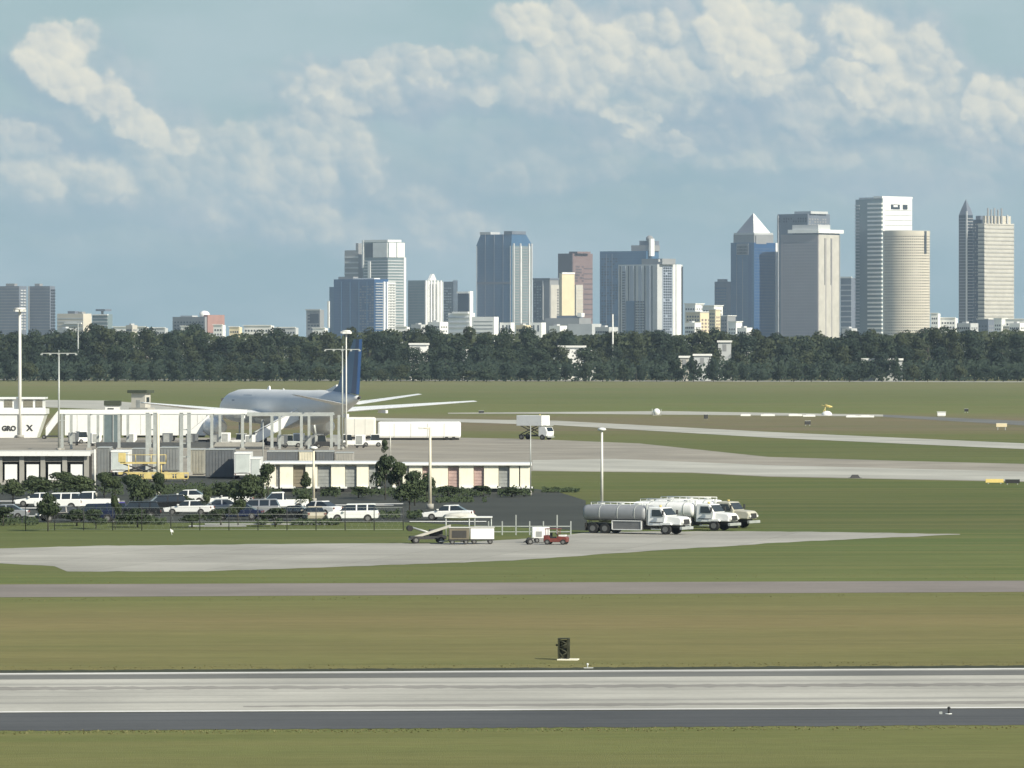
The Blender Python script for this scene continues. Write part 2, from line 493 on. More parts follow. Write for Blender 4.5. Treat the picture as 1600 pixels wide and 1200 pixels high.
C_LINE = pave_mat('white_line_paint', (.70, .69, .65), streak=.6, dark=(.42, .41, .38), freq=2.5)
C_ROAD = pave_mat('service_road', (.245, .215, .19), streak=.45, dark=(.17, .16, .15))
C_CONC = pave_mat('apron_concrete', (.39, .375, .33), streak=.5, slab=7.6, dark=(.27, .26, .24), rot=0.2, along=.06, freq=.4)
C_APR = pave_mat('old_apron_concrete', (.345, .315, .26), streak=.5, slab=7.6, dark=(.21, .195, .17), rot=0.3, along=.1, freq=.3)
C_PALE = pave_mat('taxiway_concrete', (.445, .435, .38), streak=.4, dark=(.33, .32, .28), rot=0.3, along=.06, freq=.4)
C_LOT = pave_mat('car_park_asphalt', (.052, .056, .046), streak=.4, dark=(.035, .036, .035), freq=.5)
C_STRIP = pave_mat('dark_strip_tone', (.05, .055, .03), streak=.4, dark=(.03, .03, .02))

def sl(y0, y1):       # straight edge from x=-300 to x=1900 passing y0 at x=0 and y1 at x=1600
    k = (y1 - y0) / 1600
    return [(-300, y0 - 300 * k), (1900, y1 + 300 * k)]
sheet('runway', sl(1052, 1044), sl(1114, 1107), C_RUN, .012, 'pale concrete runway streaked by tyres and joints')
sheet('runway_edge', sl(1055.5, 1047.5), sl(1062, 1055), C_EDGE, .020, 'dark weathered strip along the far edge of the runway')
sheet('far_dark_strip', wob(sl(1047.6, 1039.6), .6, 160, 1), sl(1051.6, 1043.8), C_STRIP, .006, 'narrow dark strip between grass and runway edge')  # narrow dark band along the far side of the runway
sheet('rubber_band', wob(sl(1074, 1067.5), .7, 130, 21), wob(sl(1078.5, 1072), .9, 130, 22), C_RUB, .016, 'grey rubber stained lane along the runway')
sheet('rubber_band', wob([(380, 1103), (900, 1099.5), (1900, 1094.5)], .5, 60, 23), wob([(380, 1105), (900, 1103.5), (1900, 1098.5)], .7, 60, 24), C_RUB, .016, 'thin grey stained lane near the front edge of the runway')
sheet('far_edge_line', sl(1052.6, 1044.6), sl(1054.6, 1046.6), C_LINE, .024, 'thin white paint line on the far edge of the runway')
sheet('near_edge_line', sl(1112.2, 1105.2), sl(1114, 1107), C_LINE, .024, 'thin white paint line on the near edge of the runway')
sheet('runway_shoulder', sl(1114.5, 1107.5), wob(sl(1142, 1133), .7, 160, 2), C_DARK, .012, 'dark blue grey asphalt shoulder on the near side of the runway')
sheet('service_road', sl(913.5, 907.5), sl(933.5, 925), C_ROAD, .012, 'grey asphalt service road crossing the grass')
sheet('concrete_road', wob([(-300, 866), (0, 857), (150, 853), (440, 850), (700, 848), (860, 840), (925, 831), (1180, 830), (1500, 834.5)], .4, 90, 3),
      wob([(-300, 878), (0, 880), (85, 885), (105, 893), (300, 893), (500, 887), (800, 876), (1000, 862), (1250, 846), (1500, 835.5)], .5, 90, 4), C_CONC, .010,
      'pale concrete access road tapering away to the right')
sheet('car_park', [(-400, 735), (600, 744), (820, 762), (870, 768), (915, 782)], wob([(-400, 818), (0, 817), (640, 816), (770, 822), (840, 826), (918, 829)], .4, 90, 5), C_LOT, .008, 'dark asphalt car park in front of the cargo sheds')
sheet('apron', [(-400, 684), (720, 684), (830, 686), (1000, 693), (1200, 714), (1400, 720), (1600, 725), (1900, 734)],
      [(-400, 745), (700, 743), (830, 736), (1080, 739), (1200, 745), (1600, 753), (1900, 759)], C_APR, .012, 'grey brown concrete apron where the jet is parked')
sheet('apron_light_strip', [(832, 719), (960, 717), (1200, 727), (1600, 737), (1900, 747)], [(832, 735), (1080, 738), (1200, 744), (1600, 752), (1900, 758)], C_PALE, .020, 'newer pale concrete lane along the near edge of the apron')
sheet('far_taxiway', [(560, 653), (720, 655), (870, 657.5), (1200, 675), (1600, 693), (1900, 706)], [(560, 657), (720, 660), (870, 664.5), (1200, 684), (1600, 702), (1900, 716)], C_PALE, .03, 'narrow pale taxiway crossing the far grass')
sheet('far_runway', [(700, 645.2), (870, 643.8), (1040, 642.5), (1380, 648)], [(700, 646.4), (870, 646.6), (1040, 648.0), (1380, 651)], C_PALE, .03, 'thin pale strip of the distant runway')
sheet('far_asphalt', [(1380, 648), (1600, 658), (1900, 671)], [(1380, 651.5), (1600, 665), (1900, 682)], C_EDGE, .03, 'grey asphalt stretch of the distant runway')
sheet('rear_apron', [(-400, 623), (0, 624), (170, 626), (330, 640)], [(-400, 634), (0, 634), (170, 640), (330, 650)], C_PALE, .03, 'pale taxi lane behind the left cargo area')
sheet('perimeter_road', [(-400, 591.6), (0, 592.0), (1900, 596.6)], [(-400, 593.3), (0, 593.8), (1900, 598)], C_PALE, .05, 'thin perimeter road below the trees')

# painted bay lines of the car park
for k, (x, y) in enumerate([(30, 782.5), (150, 783), (205, 790), (20, 806), (170, 815), (600, 787), (560, 789), (420, 819), (340, 822), (700, 815), (20, 794)]):
    w = [70, 90, 120, 90, 110, 60, 110, 200, 90, 120, 130][k]
    sheet('kerb_line', [(x - w / 2, y), (x + w / 2, y)], [(x - w / 2, y + 1.3), (x + w / 2, y + 1.3)], C_LINE, .02 + .004 * k, 'pale painted line on the dark car park')

# grass tufts
def tufts():
    mb = MB(); rr = random.Random(3)
    strips = [(1142, 1146, 500), (936, 940, 400), (900, 912, 300), (1143, 1148, 600), (1041, 1048, 600)]
    for y0, y1, n in strips:
        for _ in range(n):
            py = rr.uniform(y0, y1) - 0.0
            px = rr.uniform(-60, 1660)
            py -= 8 * px / 1600 if y0 > 930 else 5 * px / 1600
            x, y, _z = gp(px, py)
            a = rr.uniform(0, PI); hh = rr.uniform(.02, .065); w = rr.uniform(.02, .07)
            dx, dy = math.cos(a) * w, math.sin(a) * w
            lx, ly = rr.uniform(-.05, .05), rr.uniform(-.05, .05)
            mb.add([(x - dx, y - dy, 0), (x + dx, y + dy, 0), (x + lx, y + ly, hh)], [(0, 1, 2)])
            mb.add([(x - dy, y + dx, 0), (x + dy, y - dx, 0), (x - lx, y - ly, hh * .8)], [(0, 1, 2)])
    o = part('grass', mb, leaf_mat('grass_tuft', (.14, .150, .058), (.205, .180, .085), 0.6), None)
    tag(o, 'uneven tufts of dry and green grass beside the runway', 'grass', kind='stuff')
tufts()

# ------------------------------------------------------------------ trees
LEAF = [leaf_mat('leaf_olive', (.026, .036, .018), (.048, .060, .028), .04), leaf_mat('leaf_dark', (.014, .026, .018), (.027, .042, .025), .04), leaf_mat('leaf_mid', (.019, .032, .020), (.035, .051, .027), .04)]
BARK = mat('bark', (.05, .045, .036), .9, var=.3, sc=3, bump=.3)
LEAF_NEAR = leaf_mat('leaf_near', (.020, .034, .018), (.060, .080, .035), .6)
def crown_mesh(seed, w, h, z0, n, leaf, lobes=8):
    nz = .28 if h > 5 else .5
    rr = random.Random(seed); mb = MB(); L = []
    for _ in range(lobes):
        t = rr.random()
        zz = z0 + (h - z0) * (0.25 + 0.6 * t)
        rad = w * (0.50 - 0.28 * t)
        a = rr.uniform(0, 2 * PI); d = rad * rr.uniform(.2, .75)
        L.append((math.cos(a) * d, math.sin(a) * d, zz, w * rr.uniform(.17, .30), (h - z0) * rr.uniform(.14, .26)))
    L.append((0, 0, z0 + (h - z0) * .82, w * .22, (h - z0) * .18))
    for _ in range(n):
        cx, cy, cz, a, b = rr.choice(L)
        d = Vector((rr.gauss(0, 1), rr.gauss(0, 1), rr.gauss(0, 1))).normalized() * rr.uniform(.72, 1.08)
        p = Vector((cx + d.x * a, cy + d.y * a, cz + d.z * b))
        if p.z < z0 * .6: p.z = z0 * .6
        nrm = (d + Vector((rr.gauss(0, nz), rr.gauss(0, nz), rr.gauss(0, nz)))).normalized()
        x = nrm.orthogonal().normalized(); y = nrm.cross(x)
        t = rr.uniform(0, PI); x, y = x * math.cos(t) + y * math.sin(t), y * math.cos(t) - x * math.sin(t)
        s_ = leaf * rr.uniform(.55, 1.3)
        mb.add([p - x * s_, p - y * s_ * .6, p + x * s_, p + y * s_ * .6], [(0, 1, 2, 3)])
    return mb.mesh('crown'), L
def trunk_mesh(L, h, r):
    mb = MB(); top = h * .62
    mb.tube((0, 0, -.2), (0, 0, top), r, r * .55, 7)
    for (cx, cy, cz, a, b) in L[:5]:
        zs = min(cz * .55, top * .9)
        mb.tube((0, 0, zs), (cx * .85, cy * .85, cz), r * .42, r * .15, 5)
    return mb.mesh('trunk')
def tree_kind(seed, w, h, z0, n, leaf, m, r):
    c, L = crown_mesh(seed, w, h, z0, n, leaf)
    t = trunk_mesh(L, h, r)
    return c, t, m
FAR_TALL = [tree_kind(i, 11 + i % 3 * 2.2, 20, 5 + i % 2 * 2, 1500, .55, LEAF[(i * 2) % 3], .35) for i in range(7)]
FAR_MID = [tree_kind(20 + i, 11 + i % 3 * 1.5, 13, 2.0, 1200, .5, LEAF[i % 3], .28) for i in range(5)]
FAR_LOW = [tree_kind(40 + i, 8.5 + i % 3, 6.5, .4, 900, .42, LEAF[(i + 1) % 3], .15) for i in range(5)]
NEAR = [tree_kind(60 + i, 3.2 + i % 3 * .5, 3.4, .9, 1500, .17, LEAF_NEAR, .09) for i in range(4)]
def put_tree(kind, name, x, y, s, rz, label, cat, group, sz=None):
    c, t, m = kind
    e = thing(name, label, cat, (x, y, 0), rz, group)
    e.scale = (s, s, sz or s)
    part('crown', c, m, e); part('trunk', t, BARK, e)
    return e
rr = random.Random(11)
def skyline_top(px):      # photo row of the tree tops
    k = 515 + 9 * mnoise.noise(Vector((px / 110.0, 3, 0))) + 6 * mnoise.noise(Vector((px / 33.0, 9, 0)))
    if 1130 < px < 1330: k += 6
    if px > 1395: k += -2
    return k
n = 0
for row, (D, step) in enumerate([(2470, 31), (2420, 33)]):
    px = -70 + row * 15
    while px < 1680:
        D2 = D + rr.uniform(-18, 18)
        hh = H + (YH - (skyline_top(px) + row * 5 + rr.uniform(-6, 9))) / F * D2
        x, y, _ = at(px, D2)
        put_tree(FAR_TALL[rr.randrange(7)], 'broadleaf_tree', x, y, rr.uniform(.9, 1.1), rr.uniform(0, 6.28),
                 ['tall dark tree in the back row of the wood below the skyline', 'tall dark tree standing one row in front of the back row of the wood'][row], 'tree',
                 ['back row of the wood', 'second row of the wood'][row], sz=hh / 20.0)
        px += step * rr.uniform(.75, 1.25)
px = -60
while px < 1680:
    D2 = rr.uniform(2345, 2385)
    x, y, _ = at(px, D2)
    hh = rr.uniform(11.0, 15.5)
    if 630 < px < 680 or 862 < px < 938 or 1110 < px < 1150 or 710 < px < 735: hh = rr.uniform(13.0, 14.2)
    if 1055 < px < 1118 or 1340 < px < 1418: D2 = 2378
    put_tree(FAR_MID[rr.randrange(5)], 'broadleaf_tree', x, y, rr.uniform(.85, 1.1), rr.uniform(0, 6.28), 'middle height rounded tree halfway down the slope of crowns', 'tree', 'middle row of the wood', sz=hh / 13.0)
    px += 31 * rr.uniform(.7, 1.3)
px = -60
while px < 1680:
    D2 = rr.uniform(2285, 2315)
    x, y, _ = at(px, D2)
    put_tree(FAR_LOW[rr.randrange(5)], 'scrub_bush', x, y, rr.uniform(.75, 1.15), rr.uniform(0, 6.28), 'low olive bush on the edge of the far grass', 'bush', 'scrub along the field edge', sz=rr.uniform(1.25, 1.5) if 1050 < px < 1120 or 1340 < px < 1418 else rr.uniform(.6, 1.3))
    px += 26 * rr.uniform(.7, 1.3)
def undergrowth():
    mb = MB(); rr = random.Random(8)
    for _ in range(30000):
        px = rr.uniform(-120, 1720); D = rr.uniform(2318, 2430)
        top = 6.5 + (D - 2318) * .03 + 3.5 * mnoise.noise(Vector((px / 14.0, D / 20, 1)))
        p = Vector(at(px, D, max(.3, top * rr.random() ** .7)))
        nrm = Vector((rr.gauss(0, .35), rr.gauss(0, .35) - .7, rr.gauss(0, .35) + .5)).normalized()
        x = nrm.orthogonal().normalized(); y = nrm.cross(x); s_ = rr.uniform(.35, .9)
        mb.add([p - x * s_, p - y * s_ * .7, p + x * s_, p + y * s_ * .7], [(0, 1, 2, 3)])
    tag(part('undergrowth', mb, LEAF[1]), 'tangled dark undergrowth between the trunks of the wood', 'undergrowth', kind='stuff')
undergrowth()
# deep wood behind the rows, one mass
def deep_wood():
    mb = MB(); rr = random.Random(5)
    for _ in range(26000):
        D = rr.uniform(2440, 2640); px = rr.uniform(-120, 1720)
        top = H + (YH - skyline_top(px) - 7) / F * D
        p = Vector(at(px, D, top * rr.random() ** .8))
        nrm = Vector((rr.gauss(0, .35), rr.gauss(0, .35) - .7, rr.gauss(0, .35) + .5)).normalized()
        x = nrm.orthogonal().normalized(); y = nrm.cross(x); s_ = rr.uniform(.5, 1.3)
        mb.add([p - x * s_, p - y * s_ * .7, p + x * s_, p + y * s_ * .7], [(0, 1, 2, 3)])
    tag(part('woods', mb, LEAF[0]), 'dense dark wood filling the space behind the tree rows', 'woods', kind='stuff')
deep_wood()

# ------------------------------------------------------------------ skyline
def glass(name, c, rough=.22, var=.28, sc=.022): return mat(name, c, rough, 0.0, var, sc, .55, stretch=(1, 1, .25))  # upright noise patches put uneven reflections into the glass colour
M_ = dict(
    navy=glass('navy_glass', (.030, .085, .20)), blue=glass('blue_glass', (.055, .125, .23)), slate=mat('slate_concrete', (.14, .16, .20), .8, sc=.05),
    grey=mat('grey_concrete', (.26, .265, .27), .8, sc=.05), lgrey=mat('pale_grey_concrete', (.50, .51, .51), .8, sc=.05), mauve=mat('mauve_granite', (.27, .25, .26), .7, sc=.05, var=.08),
    white=mat('white_panel', (.86, .85, .82), .6, sc=.1, var=.08), cream=mat('cream_render', (.70, .60, .40), .8, sc=.08, var=.10), beige=mat('beige_precast', (.58, .53, .44), .8, sc=.08, var=.1),
    tan=mat('tan_precast', (.50, .475, .42), .8, sc=.08), brown=mat('brown_granite', (.105, .08, .085), .6, sc=.05), brown2=mat('light_red_brown', (.19, .13, .125), .8, sc=.05),
    dark=mat('dark_recess', (.030, .036, .045), .4, sc=.1), teal=glass('green_glass', (.19, .24, .25)), dglass=glass('dark_glass', (.03, .042, .06), .15), pink=mat('salmon_render', (.34, .19, .16), .8, sc=.1),
    roofw=mat('white_roof', (.80, .79, .75), .8, sc=.08, grime=(.45, .43, .40)))

class Tower:
    def __init__(s, name, label, D, x0, xc, x1, ytop, theta=38, body='blue', ybase=None, group=None, cat='tower', bare=False):
        s.D, s.xc, s.th = D, xc, R(theta)
        s.k = D / F
        s.w = (xc - x0) * s.k / math.cos(s.th)
        s.d = max((x1 - xc) * s.k / math.sin(s.th), 2.0)
        s.x0, s.x1 = x0, x1
        s.top = s.Z(ytop)
        x, y, _ = at(xc, D)
        s.e = thing(name, label, cat, (x, y, 0), -s.th, group)
        if not bare:
            b = MB().box(-s.w, 0, 0, s.d, -.5, s.top)
            part('facade', b, M_[body], s.e)
    def Z(s, py): return H + (YH - py) * s.k
    def L(s, px): return (px - s.xc) * s.k / math.cos(s.th)
    def Rr(s, px): return (px - s.xc) * s.k / math.sin(s.th)
    def bx(s, name, xa, xb, ya, yb, py0, py1, m, **kw):
        """box in plan metres, rows in photo pixels (py0 above py1)"""
        return part(name, MB().box(xa, xb, ya, yb, s.Z(py1), s.Z(py0)), M_[m], s.e, **kw)
    def pl(s, name, a, b, py0, py1, m, proud=.5, deep=.5, **kw):       # panel on the left face
        return part(name, MB().box(s.L(a), s.L(b), -proud, deep, s.Z(py1), s.Z(py0)), M_[m], s.e, **kw)
    def pr(s, name, a, b, py0, py1, m, proud=.5, deep=.5, **kw):       # panel on the right face
        return part(name, MB().box(-deep, proud, s.Rr(a), s.Rr(b), s.Z(py1), s.Z(py0)), M_[m], s.e, **kw)
    def bands(s, name, face, a, b, py0, py1, m, pitch=3.6, th=1.2, proud=.45, jitter=0):
        mb = MB(); z = s.Z(py1); zt = s.Z(py0); i = 0
        while z + th < zt:
            dz = random.uniform(-jitter, jitter)
            if face == 'L': mb.box(s.L(a), s.L(b), -proud, .3, z + dz, z + th + dz)
            else: mb.box(-.3, proud, s.Rr(a), s.Rr(b), z + dz, z + th + dz)
            z += pitch; i += 1
        return part(name, mb, M_[m], s.e, kind='stuff')
    def grid(s, name, face, a, b, py0, py1, m, nx=6, pitch=3.6, fw=.6, fh=.5, proud=.2, skip=.0):
        mb = MB(); zt = s.Z(py0); z = s.Z(py1)
        p0, p1 = (s.L(a), s.L(b)) if face == 'L' else (s.Rr(a), s.Rr(b))
        c = (p1 - p0) / nx
        while z + pitch < zt + .1:
            for i in range(nx):
                if random.random() < skip: continue
                q0 = p0 + c * (i + .5 - fw / 2); q1 = p0 + c * (i + .5 + fw / 2)
                if face == 'L': mb.box(q0, q1, -proud, .2, z, z + pitch * fh)
                else: mb.box(-.2, proud, q0, q1, z, z + pitch * fh)
            z += pitch
        return part(name, mb, M_[m], s.e, kind='stuff')
    def fins(s, face, pts, py0, py1, m, wpx=1.2, proud=.7, name='fin'):
        for p in pts:
            (s.pl if face == 'L' else s.pr)(name, p - wpx / 2, p + wpx / 2, py0, py1, m, proud=proud)

# far left pair
t = Tower('apartment_tower', 'leftmost slate grey apartment slab cut by the photo edge', 6600, -24, 30, 40, 447, 30, 'slate')
t.bands('floor_slabs', 'L', -24, 30, 447, 515, 'grey', 3.4, .6, .3); t.grid('balconies', 'R', 31, 39, 450, 515, 'lgrey', 2, 3.4, .7, .4, .8)
t.bx('roof_plant', -20, -8, 2, 8, 443, 447, 'grey')
t = Tower('apartment_tower', 'slate apartment tower just right of the slab at the photo edge', 6600, 42, 78, 85, 447, 32, 'slate')
t.bands('floor_slabs', 'L', 43, 78, 448, 515, 'grey', 3.4, .5, .3); t.grid('balconies', 'R', 79, 85, 450, 515, 'dark', 2, 3.4, .8, .55, .9)
t.bx('roof_plant', -24, -17, 3, 9, 443, 447, 'grey'); t.pl('corner_pier', 42, 44, 447, 515, 'lgrey')
t = Tower('office_block', 'low tan office block with rooftop plant beside the slate towers', 6300, 87, 130, 142, 490, 34, 'beige')
t.bands('floor_bands', 'L', 88, 130, 494, 520, 'lgrey', 3.8, 1.3, .3); t.bx('roof_plant', -24, -14, 3, 10, 486, 490, 'slate'); t.bx('roof_plant', -10, -4, 3, 9, 487, 490, 'grey'); t.pl('canopy', 100, 128, 504, 506, 'white', 1.5)
t = Tower('office_block', 'small grey glass block with a flat saucer shaped roof', 6200, 143, 168, 175, 491, 34, 'teal')
t.bands('floor_bands', 'L', 143, 168, 492, 520, 'lgrey', 3.8, .9, .3); t.pl('parapet', 142, 169, 491, 492.6, 'white', 1.2); t.bx('roof_mast', -12, -10, 4, 6, 486, 491, 'grey'); t.bx('roof_disc', -17, -4, 1, 12, 483, 486, 'slate')
t = Tower('office_block', 'grey low block with salmon end wing and white dome roof plant', 6400, 267, 320, 348, 495, 40, 'grey', cat='building')
t.grid('windows', 'L', 269, 319, 497, 520, 'dark', 10, 3.6, .55, .5); t.pr('end_wing', 323, 348, 492, 520, 'pink', 1.2, 8)
t.bx('roof_plant', -40, -22, 3, 12, 493, 495, 'lgrey')
part('roof_dome', MB().ball((-8, 8, t.Z(492)), 6, sz=.8), M_['white'], t.e)

# low white and grey roofs along the wood
lows = [(175, 232, 511, 'white', 'long low white warehouse roof peeping over the wood at left'), (236, 262, 512.5, 'lgrey', 'small pale grey roof just above the tree tops'),
        (282, 300, 510, 'white', 'small white block under the grey building with salmon wing'), (333, 352, 508, 'white', 'pale block right of the salmon wing'), (358, 378, 511, 'cream', 'low cream roof among the tree tops'),
        (380, 428, 509, 'white', 'wide white warehouse roof right of the cream roof'), (430, 466, 512, 'lgrey', 'low grey shed just left of the small grey building'), (488, 512, 513, 'white', 'narrow white roof at the foot of the navy glass tower'),
        (618, 640, 511, 'white', 'white podium at the foot of the white crowned tower'), (1455, 1470, 490, 'white', 'narrow white wing beside the round beige tower'), (1462, 1497, 497, 'white', 'long white flat roofed building right of the round tower'),
        (1572, 1606, 499, 'white', 'white block on the right edge of the photo'), (1568, 1600, 510, 'tan', 'low tan garage with red edge at the right edge')]
for x0, x1, yt, m, lab in lows:
    t = Tower('low_building', lab, 5200, x0, x1 - 4, x1, yt, 25, m, cat='building')
    t.pl('parapet', x0 - 1, x1 - 4, yt - 1.2, yt, 'white', .8); t.grid('windows', 'L', x0 + 1, x1 - 5, yt + 2, yt + 16, 'dark', max(3, int((x1 - x0) / 5)), 4.0, .5, .4)

t = Tower('small_office', 'small grey building left of the navy glass tower', 7000, 478, 500, 506, 484, 32, 'grey', cat='building')
t.grid('windows', 'L', 480, 499, 488, 515, 'dark', 4, 4, .7, .5); t.pl('roof_edge', 477, 501, 483, 485, 'lgrey', 1)
t.pl('dark_recess', 484, 498, 490, 505, 'dark', .3)

# white crowned tower (behind) and navy tower (front)
t = Tower('crowned_tower', 'tall banded tower with bright white two panel crown', 7700, 566, 606, 632, 378, 40, 'teal')
t.bands('floor_bands', 'L', 568, 606, 404, 545, 'lgrey', 3.9, 1.4, .5); t.bands('floor_bands', 'R', 606, 630, 404, 545, 'lgrey', 3.9, 1.6, .6)
t.pr('crown_panel', 607, 618, 379, 402, 'white', 1.0); t.pr('crown_panel', 619.5, 631, 379, 402, 'white', 1.0)
t.pl('crown_panel', 583, 605.5, 379, 402, 'white', 1.0); t.bx('crown_cap', -43, 0.5, -.8, 27, 374.5, 378, 'white')
t.pl('white_pier', 565.5, 568, 375, 418, 'white', 1.2); t.pl('white_pier', 575, 579, 408, 434, 'white', 1.4); t.pr('corner_pier', 630, 633, 402, 545, 'white', 1.0); t.pl('dark_recess', 570, 582, 380, 402, 'dark', .4)
t = Tower('tower_wing', 'lower dark banded tower left of the white crowned tower', 7760, 538, 560, 567, 391, 35, 'grey')
t.bands('floor_bands', 'L', 538, 560, 393, 545, 'lgrey', 7.2, 2.2, .6); t.pl('dark_stair', 556, 560, 380, 391, 'grey', .3, 8)
t = Tower('glass_apartment_tower', 'navy glass apartment tower with stepped roof and balcony corner', 7300, 520, 585, 606, 436, 38, 'navy')
t.bx('shoulder', t.L(512), t.L(520), 1, 22, 448, 552, 'blue'); t.pl('white_pier', 510.5, 513, 470, 512, 'white', 1.3)
t.bands('floor_lines', 'L', 520, 585, 440, 548, 'blue', 3.4, .35, .15); t.fins('L', (532, 546, 560, 573), 440, 548, 'blue', 1.2, .5, 'mullion'); t.grid('windows', 'L', 561, 584, 442, 545, 'slate', 6, 3.4, .6, .5, .25, .3); t.bands('balconies', 'R', 586, 597, 440, 548, 'lgrey', 3.4, 1.0, 1.6)
t.pr('white_pier', 598, 600.5, 440, 548, 'white', 1.5); t.pr('white_pier', 603, 605, 440, 548, 'white', 1.2)
t.bx('roof_plant', t.L(524), t.L(548), 4, 14, 432, 436, 'grey'); t.bx('roof_ledge', t.L(549), t.L(583), 2, 14, 434.5, 436, 'white')
t = Tower('balcony_tower', 'slim pale balcony tower between the navy tower and white crowned tower', 7350, 592, 603, 618, 438, 45, 'lgrey')
t.bands('balconies', 'R', 604, 617, 442, 548, 'white', 3.4, 1.1, 1.0); t.grid('windows', 'R', 604, 617, 442, 548, 'dark', 3, 3.4, .6, .6, .3)
t = Tower('striped_tower', 'grey green tower with white striped right face', 7500, 637, 664, 692, 438, 40, 'teal')
t.bands('floor_lines', 'L', 638, 664, 442, 545, 'grey', 3.6, .5, .2); t.pr('striped_wall', 664, 692, 440, 548, 'lgrey', .4)
t.fins('R', (665.5, 669, 673, 678, 683, 688), 438, 535, 'white', 1.9, 1.3); t.fins('R', (671, 675.5, 680.5), 444, 535, 'dark', 1.2, .7, 'window_strip')
part('roof_peak', MB().hexa([(-3, 8, t.top), (1, 8, t.top), (1, 22, t.top), (-3, 22, t.top)], [(-3, 14, t.Z(428)), (1, 14, t.Z(428)), (1, 17, t.Z(428)), (-3, 17, t.Z(428))]), M_['white'], t.e)
t = Tower('textured_tower', 'small textured grey tower with white right edge', 7600, 693, 707, 714, 440, 38, 'grey')
t.grid('windows', 'L', 694, 706, 444, 545, 'white', 4, 3.6, .5, .4, .6, .25); t.pr('white_pier', 708, 714, 438, 545, 'white', 1)
t = Tower('dark_office', 'small dark office with white frame left of the big blue tower', 7400, 715, 732, 738, 458, 36, 'dglass')
t.pl('frame_top', 714, 733, 455.5, 458.5, 'white', 1); t.pr('frame_side', 733, 738, 455, 520, 'white', 1.2)
t = Tower('podium', 'white podium with curved ledges below the dark office', 7200, 700, 734, 742, 489, 32, 'white', cat='building')
t.bands('ledges', 'L', 700, 734, 492, 520, 'lgrey', 6, 1.5, 1.4); t.pl('canopy', 708, 733, 487, 490, 'white', 3)
t = Tower('white_annex', 'bright white four storey annex below the big blue tower', 6900, 737, 772, 779, 495, 30, 'white', cat='building')
t.bands('windows', 'L', 740, 770, 499, 520, 'grey', 4.4, .9, .3)

t = Tower('blue_glass_tower', 'tallest blue glass tower of the left half with chamfered shoulders', 7500, 744, 799, 832, 383, 38, 'blue')
mb = MB(); za, zb = t.Z(383), t.Z(366)
mb.hexa([(-t.w, 0, za), (0, 0, za), (0, t.d, za), (-t.w, t.d, za)], [(t.L(750), 1, zb), (0, 1, zb), (0, t.Rr(822), zb), (t.L(750), t.Rr(822), zb)])
part('sloped_crown', mb, M_['blue'], t.e)
t.bx('roof_slab', t.L(749), t.L(766), .5, 20, 362, 366, 'lgrey'); t.bx('roof_slab', t.L(787), .8, .5, t.Rr(821), 361, 366, 'slate')
t.bands('floor_lines', 'L', 745, 799, 384, 548, 'navy', 3.6, .3, .12); t.pl('plant_floor', 745, 799, 440, 444, 'slate', .25); t.fins('L', (758, 772, 786), 366, 548, 'slate', .8, .35, 'mullion'); t.fins('L', (797.5,), 384, 548, 'lgrey', .8, .5); t.pr('glass_wall', 800, 832, 384, 548, 'teal', .2); t.bands('balconies', 'R', 802, 828, 384, 548, 'grey', 3.6, 1.2, .9)
t.fins('R', (802, 812.5, 826, 830), 380, 548, 'lgrey', 1.5, 1.6); t.fins('R', (813, 826), 384, 548, 'white', 1.0, 2.0); t.fins('L', (744.8,), 384, 548, 'lgrey', .8, .5)
t = Tower('white_annex', 'small white annex at the foot of the blue glass tower', 6900, 781, 798, 804, 504, 30, 'white', cat='building')
t.fins('L', (786, 792, 796), 508, 518, 'dark', 2.2, .2, 'opening')
t = Tower('white_annex', 'small white annex right of the blue glass tower', 6900, 829, 846, 853, 504, 30, 'white', cat='building')
t.fins('L', (834, 841), 508, 518, 'dark', 2.2, .2, 'opening')

t = Tower('stepped_office', 'dark and beige office slab left of the cream tower', 7600, 833, 859, 873, 437, 40, 'grey')
t.pl('dark_glazing', 834, 847.5, 440, 500, 'dglass', .5); t.fins('L', (848.5,), 438, 500, 'lgrey', 1.2, .9); t.grid('windows', 'L', 834, 847, 440, 500, 'teal', 3, 3.6, .5, .5, .8, .3)
t.pr('beige_wall', 860, 873, 445, 505, 'tan', .8); t.grid('windows', 'R', 869, 873, 447, 505, 'dark', 1, 3.6, .5, .5, 1.1); t.bx('roof_slab', t.L(833), 1, -1, 22, 434.5, 437, 'slate')
t = Tower('brown_granite_tower', 'dark brown granite tower behind the cream tower', 7900, 872, 894, 926, 396, 45, 'brown')
t.pr('painted_lit_granite', 895, 926, 396, 545, 'brown2', .5); t.grid('stepped_windows', 'R', 896, 912, 412, 440, 'brown', 5, 3.9, .9, .6, .8, .3); t.bands('floor_bands', 'R', 912, 926, 418, 500, 'brown', 7, 1.4, .8)  # lighter right face: sunlight put into the granite colour
t.bx('roof_plant', t.L(886), 6, 4, 30, 393, 396, 'brown2')
t = Tower('cream_tower', 'bright cream windowless tower in front of the brown tower', 7400, 874, 878, 898, 427, 50, 'cream')
t.pr('roof_lip', 878, 898, 425.5, 428, 'white', .8)
t = Tower('cream_wing', 'lower tan wing on the right of the cream tower', 7420, 898, 900, 911, 445, 50, 'tan')
t.bands('floor_bands', 'R', 900, 911, 448, 497, 'beige', 4, .7, .3)
t = Tower('grey_hall', 'low dark hall roof below the cream tower', 6900, 852, 905, 924, 497, 32, 'grey', cat='building')
t.bx('upper_roof', t.L(868), t.L(900), 3, 16, 493, 497, 'slate'); t.bx('white_unit', -4, 2, 2, 9, 489, 495, 'white')
t = Tower('grey_hall', 'pale walled hall in front of the dark hall', 6500, 888, 925, 940, 506, 32, 'lgrey', cat='building')

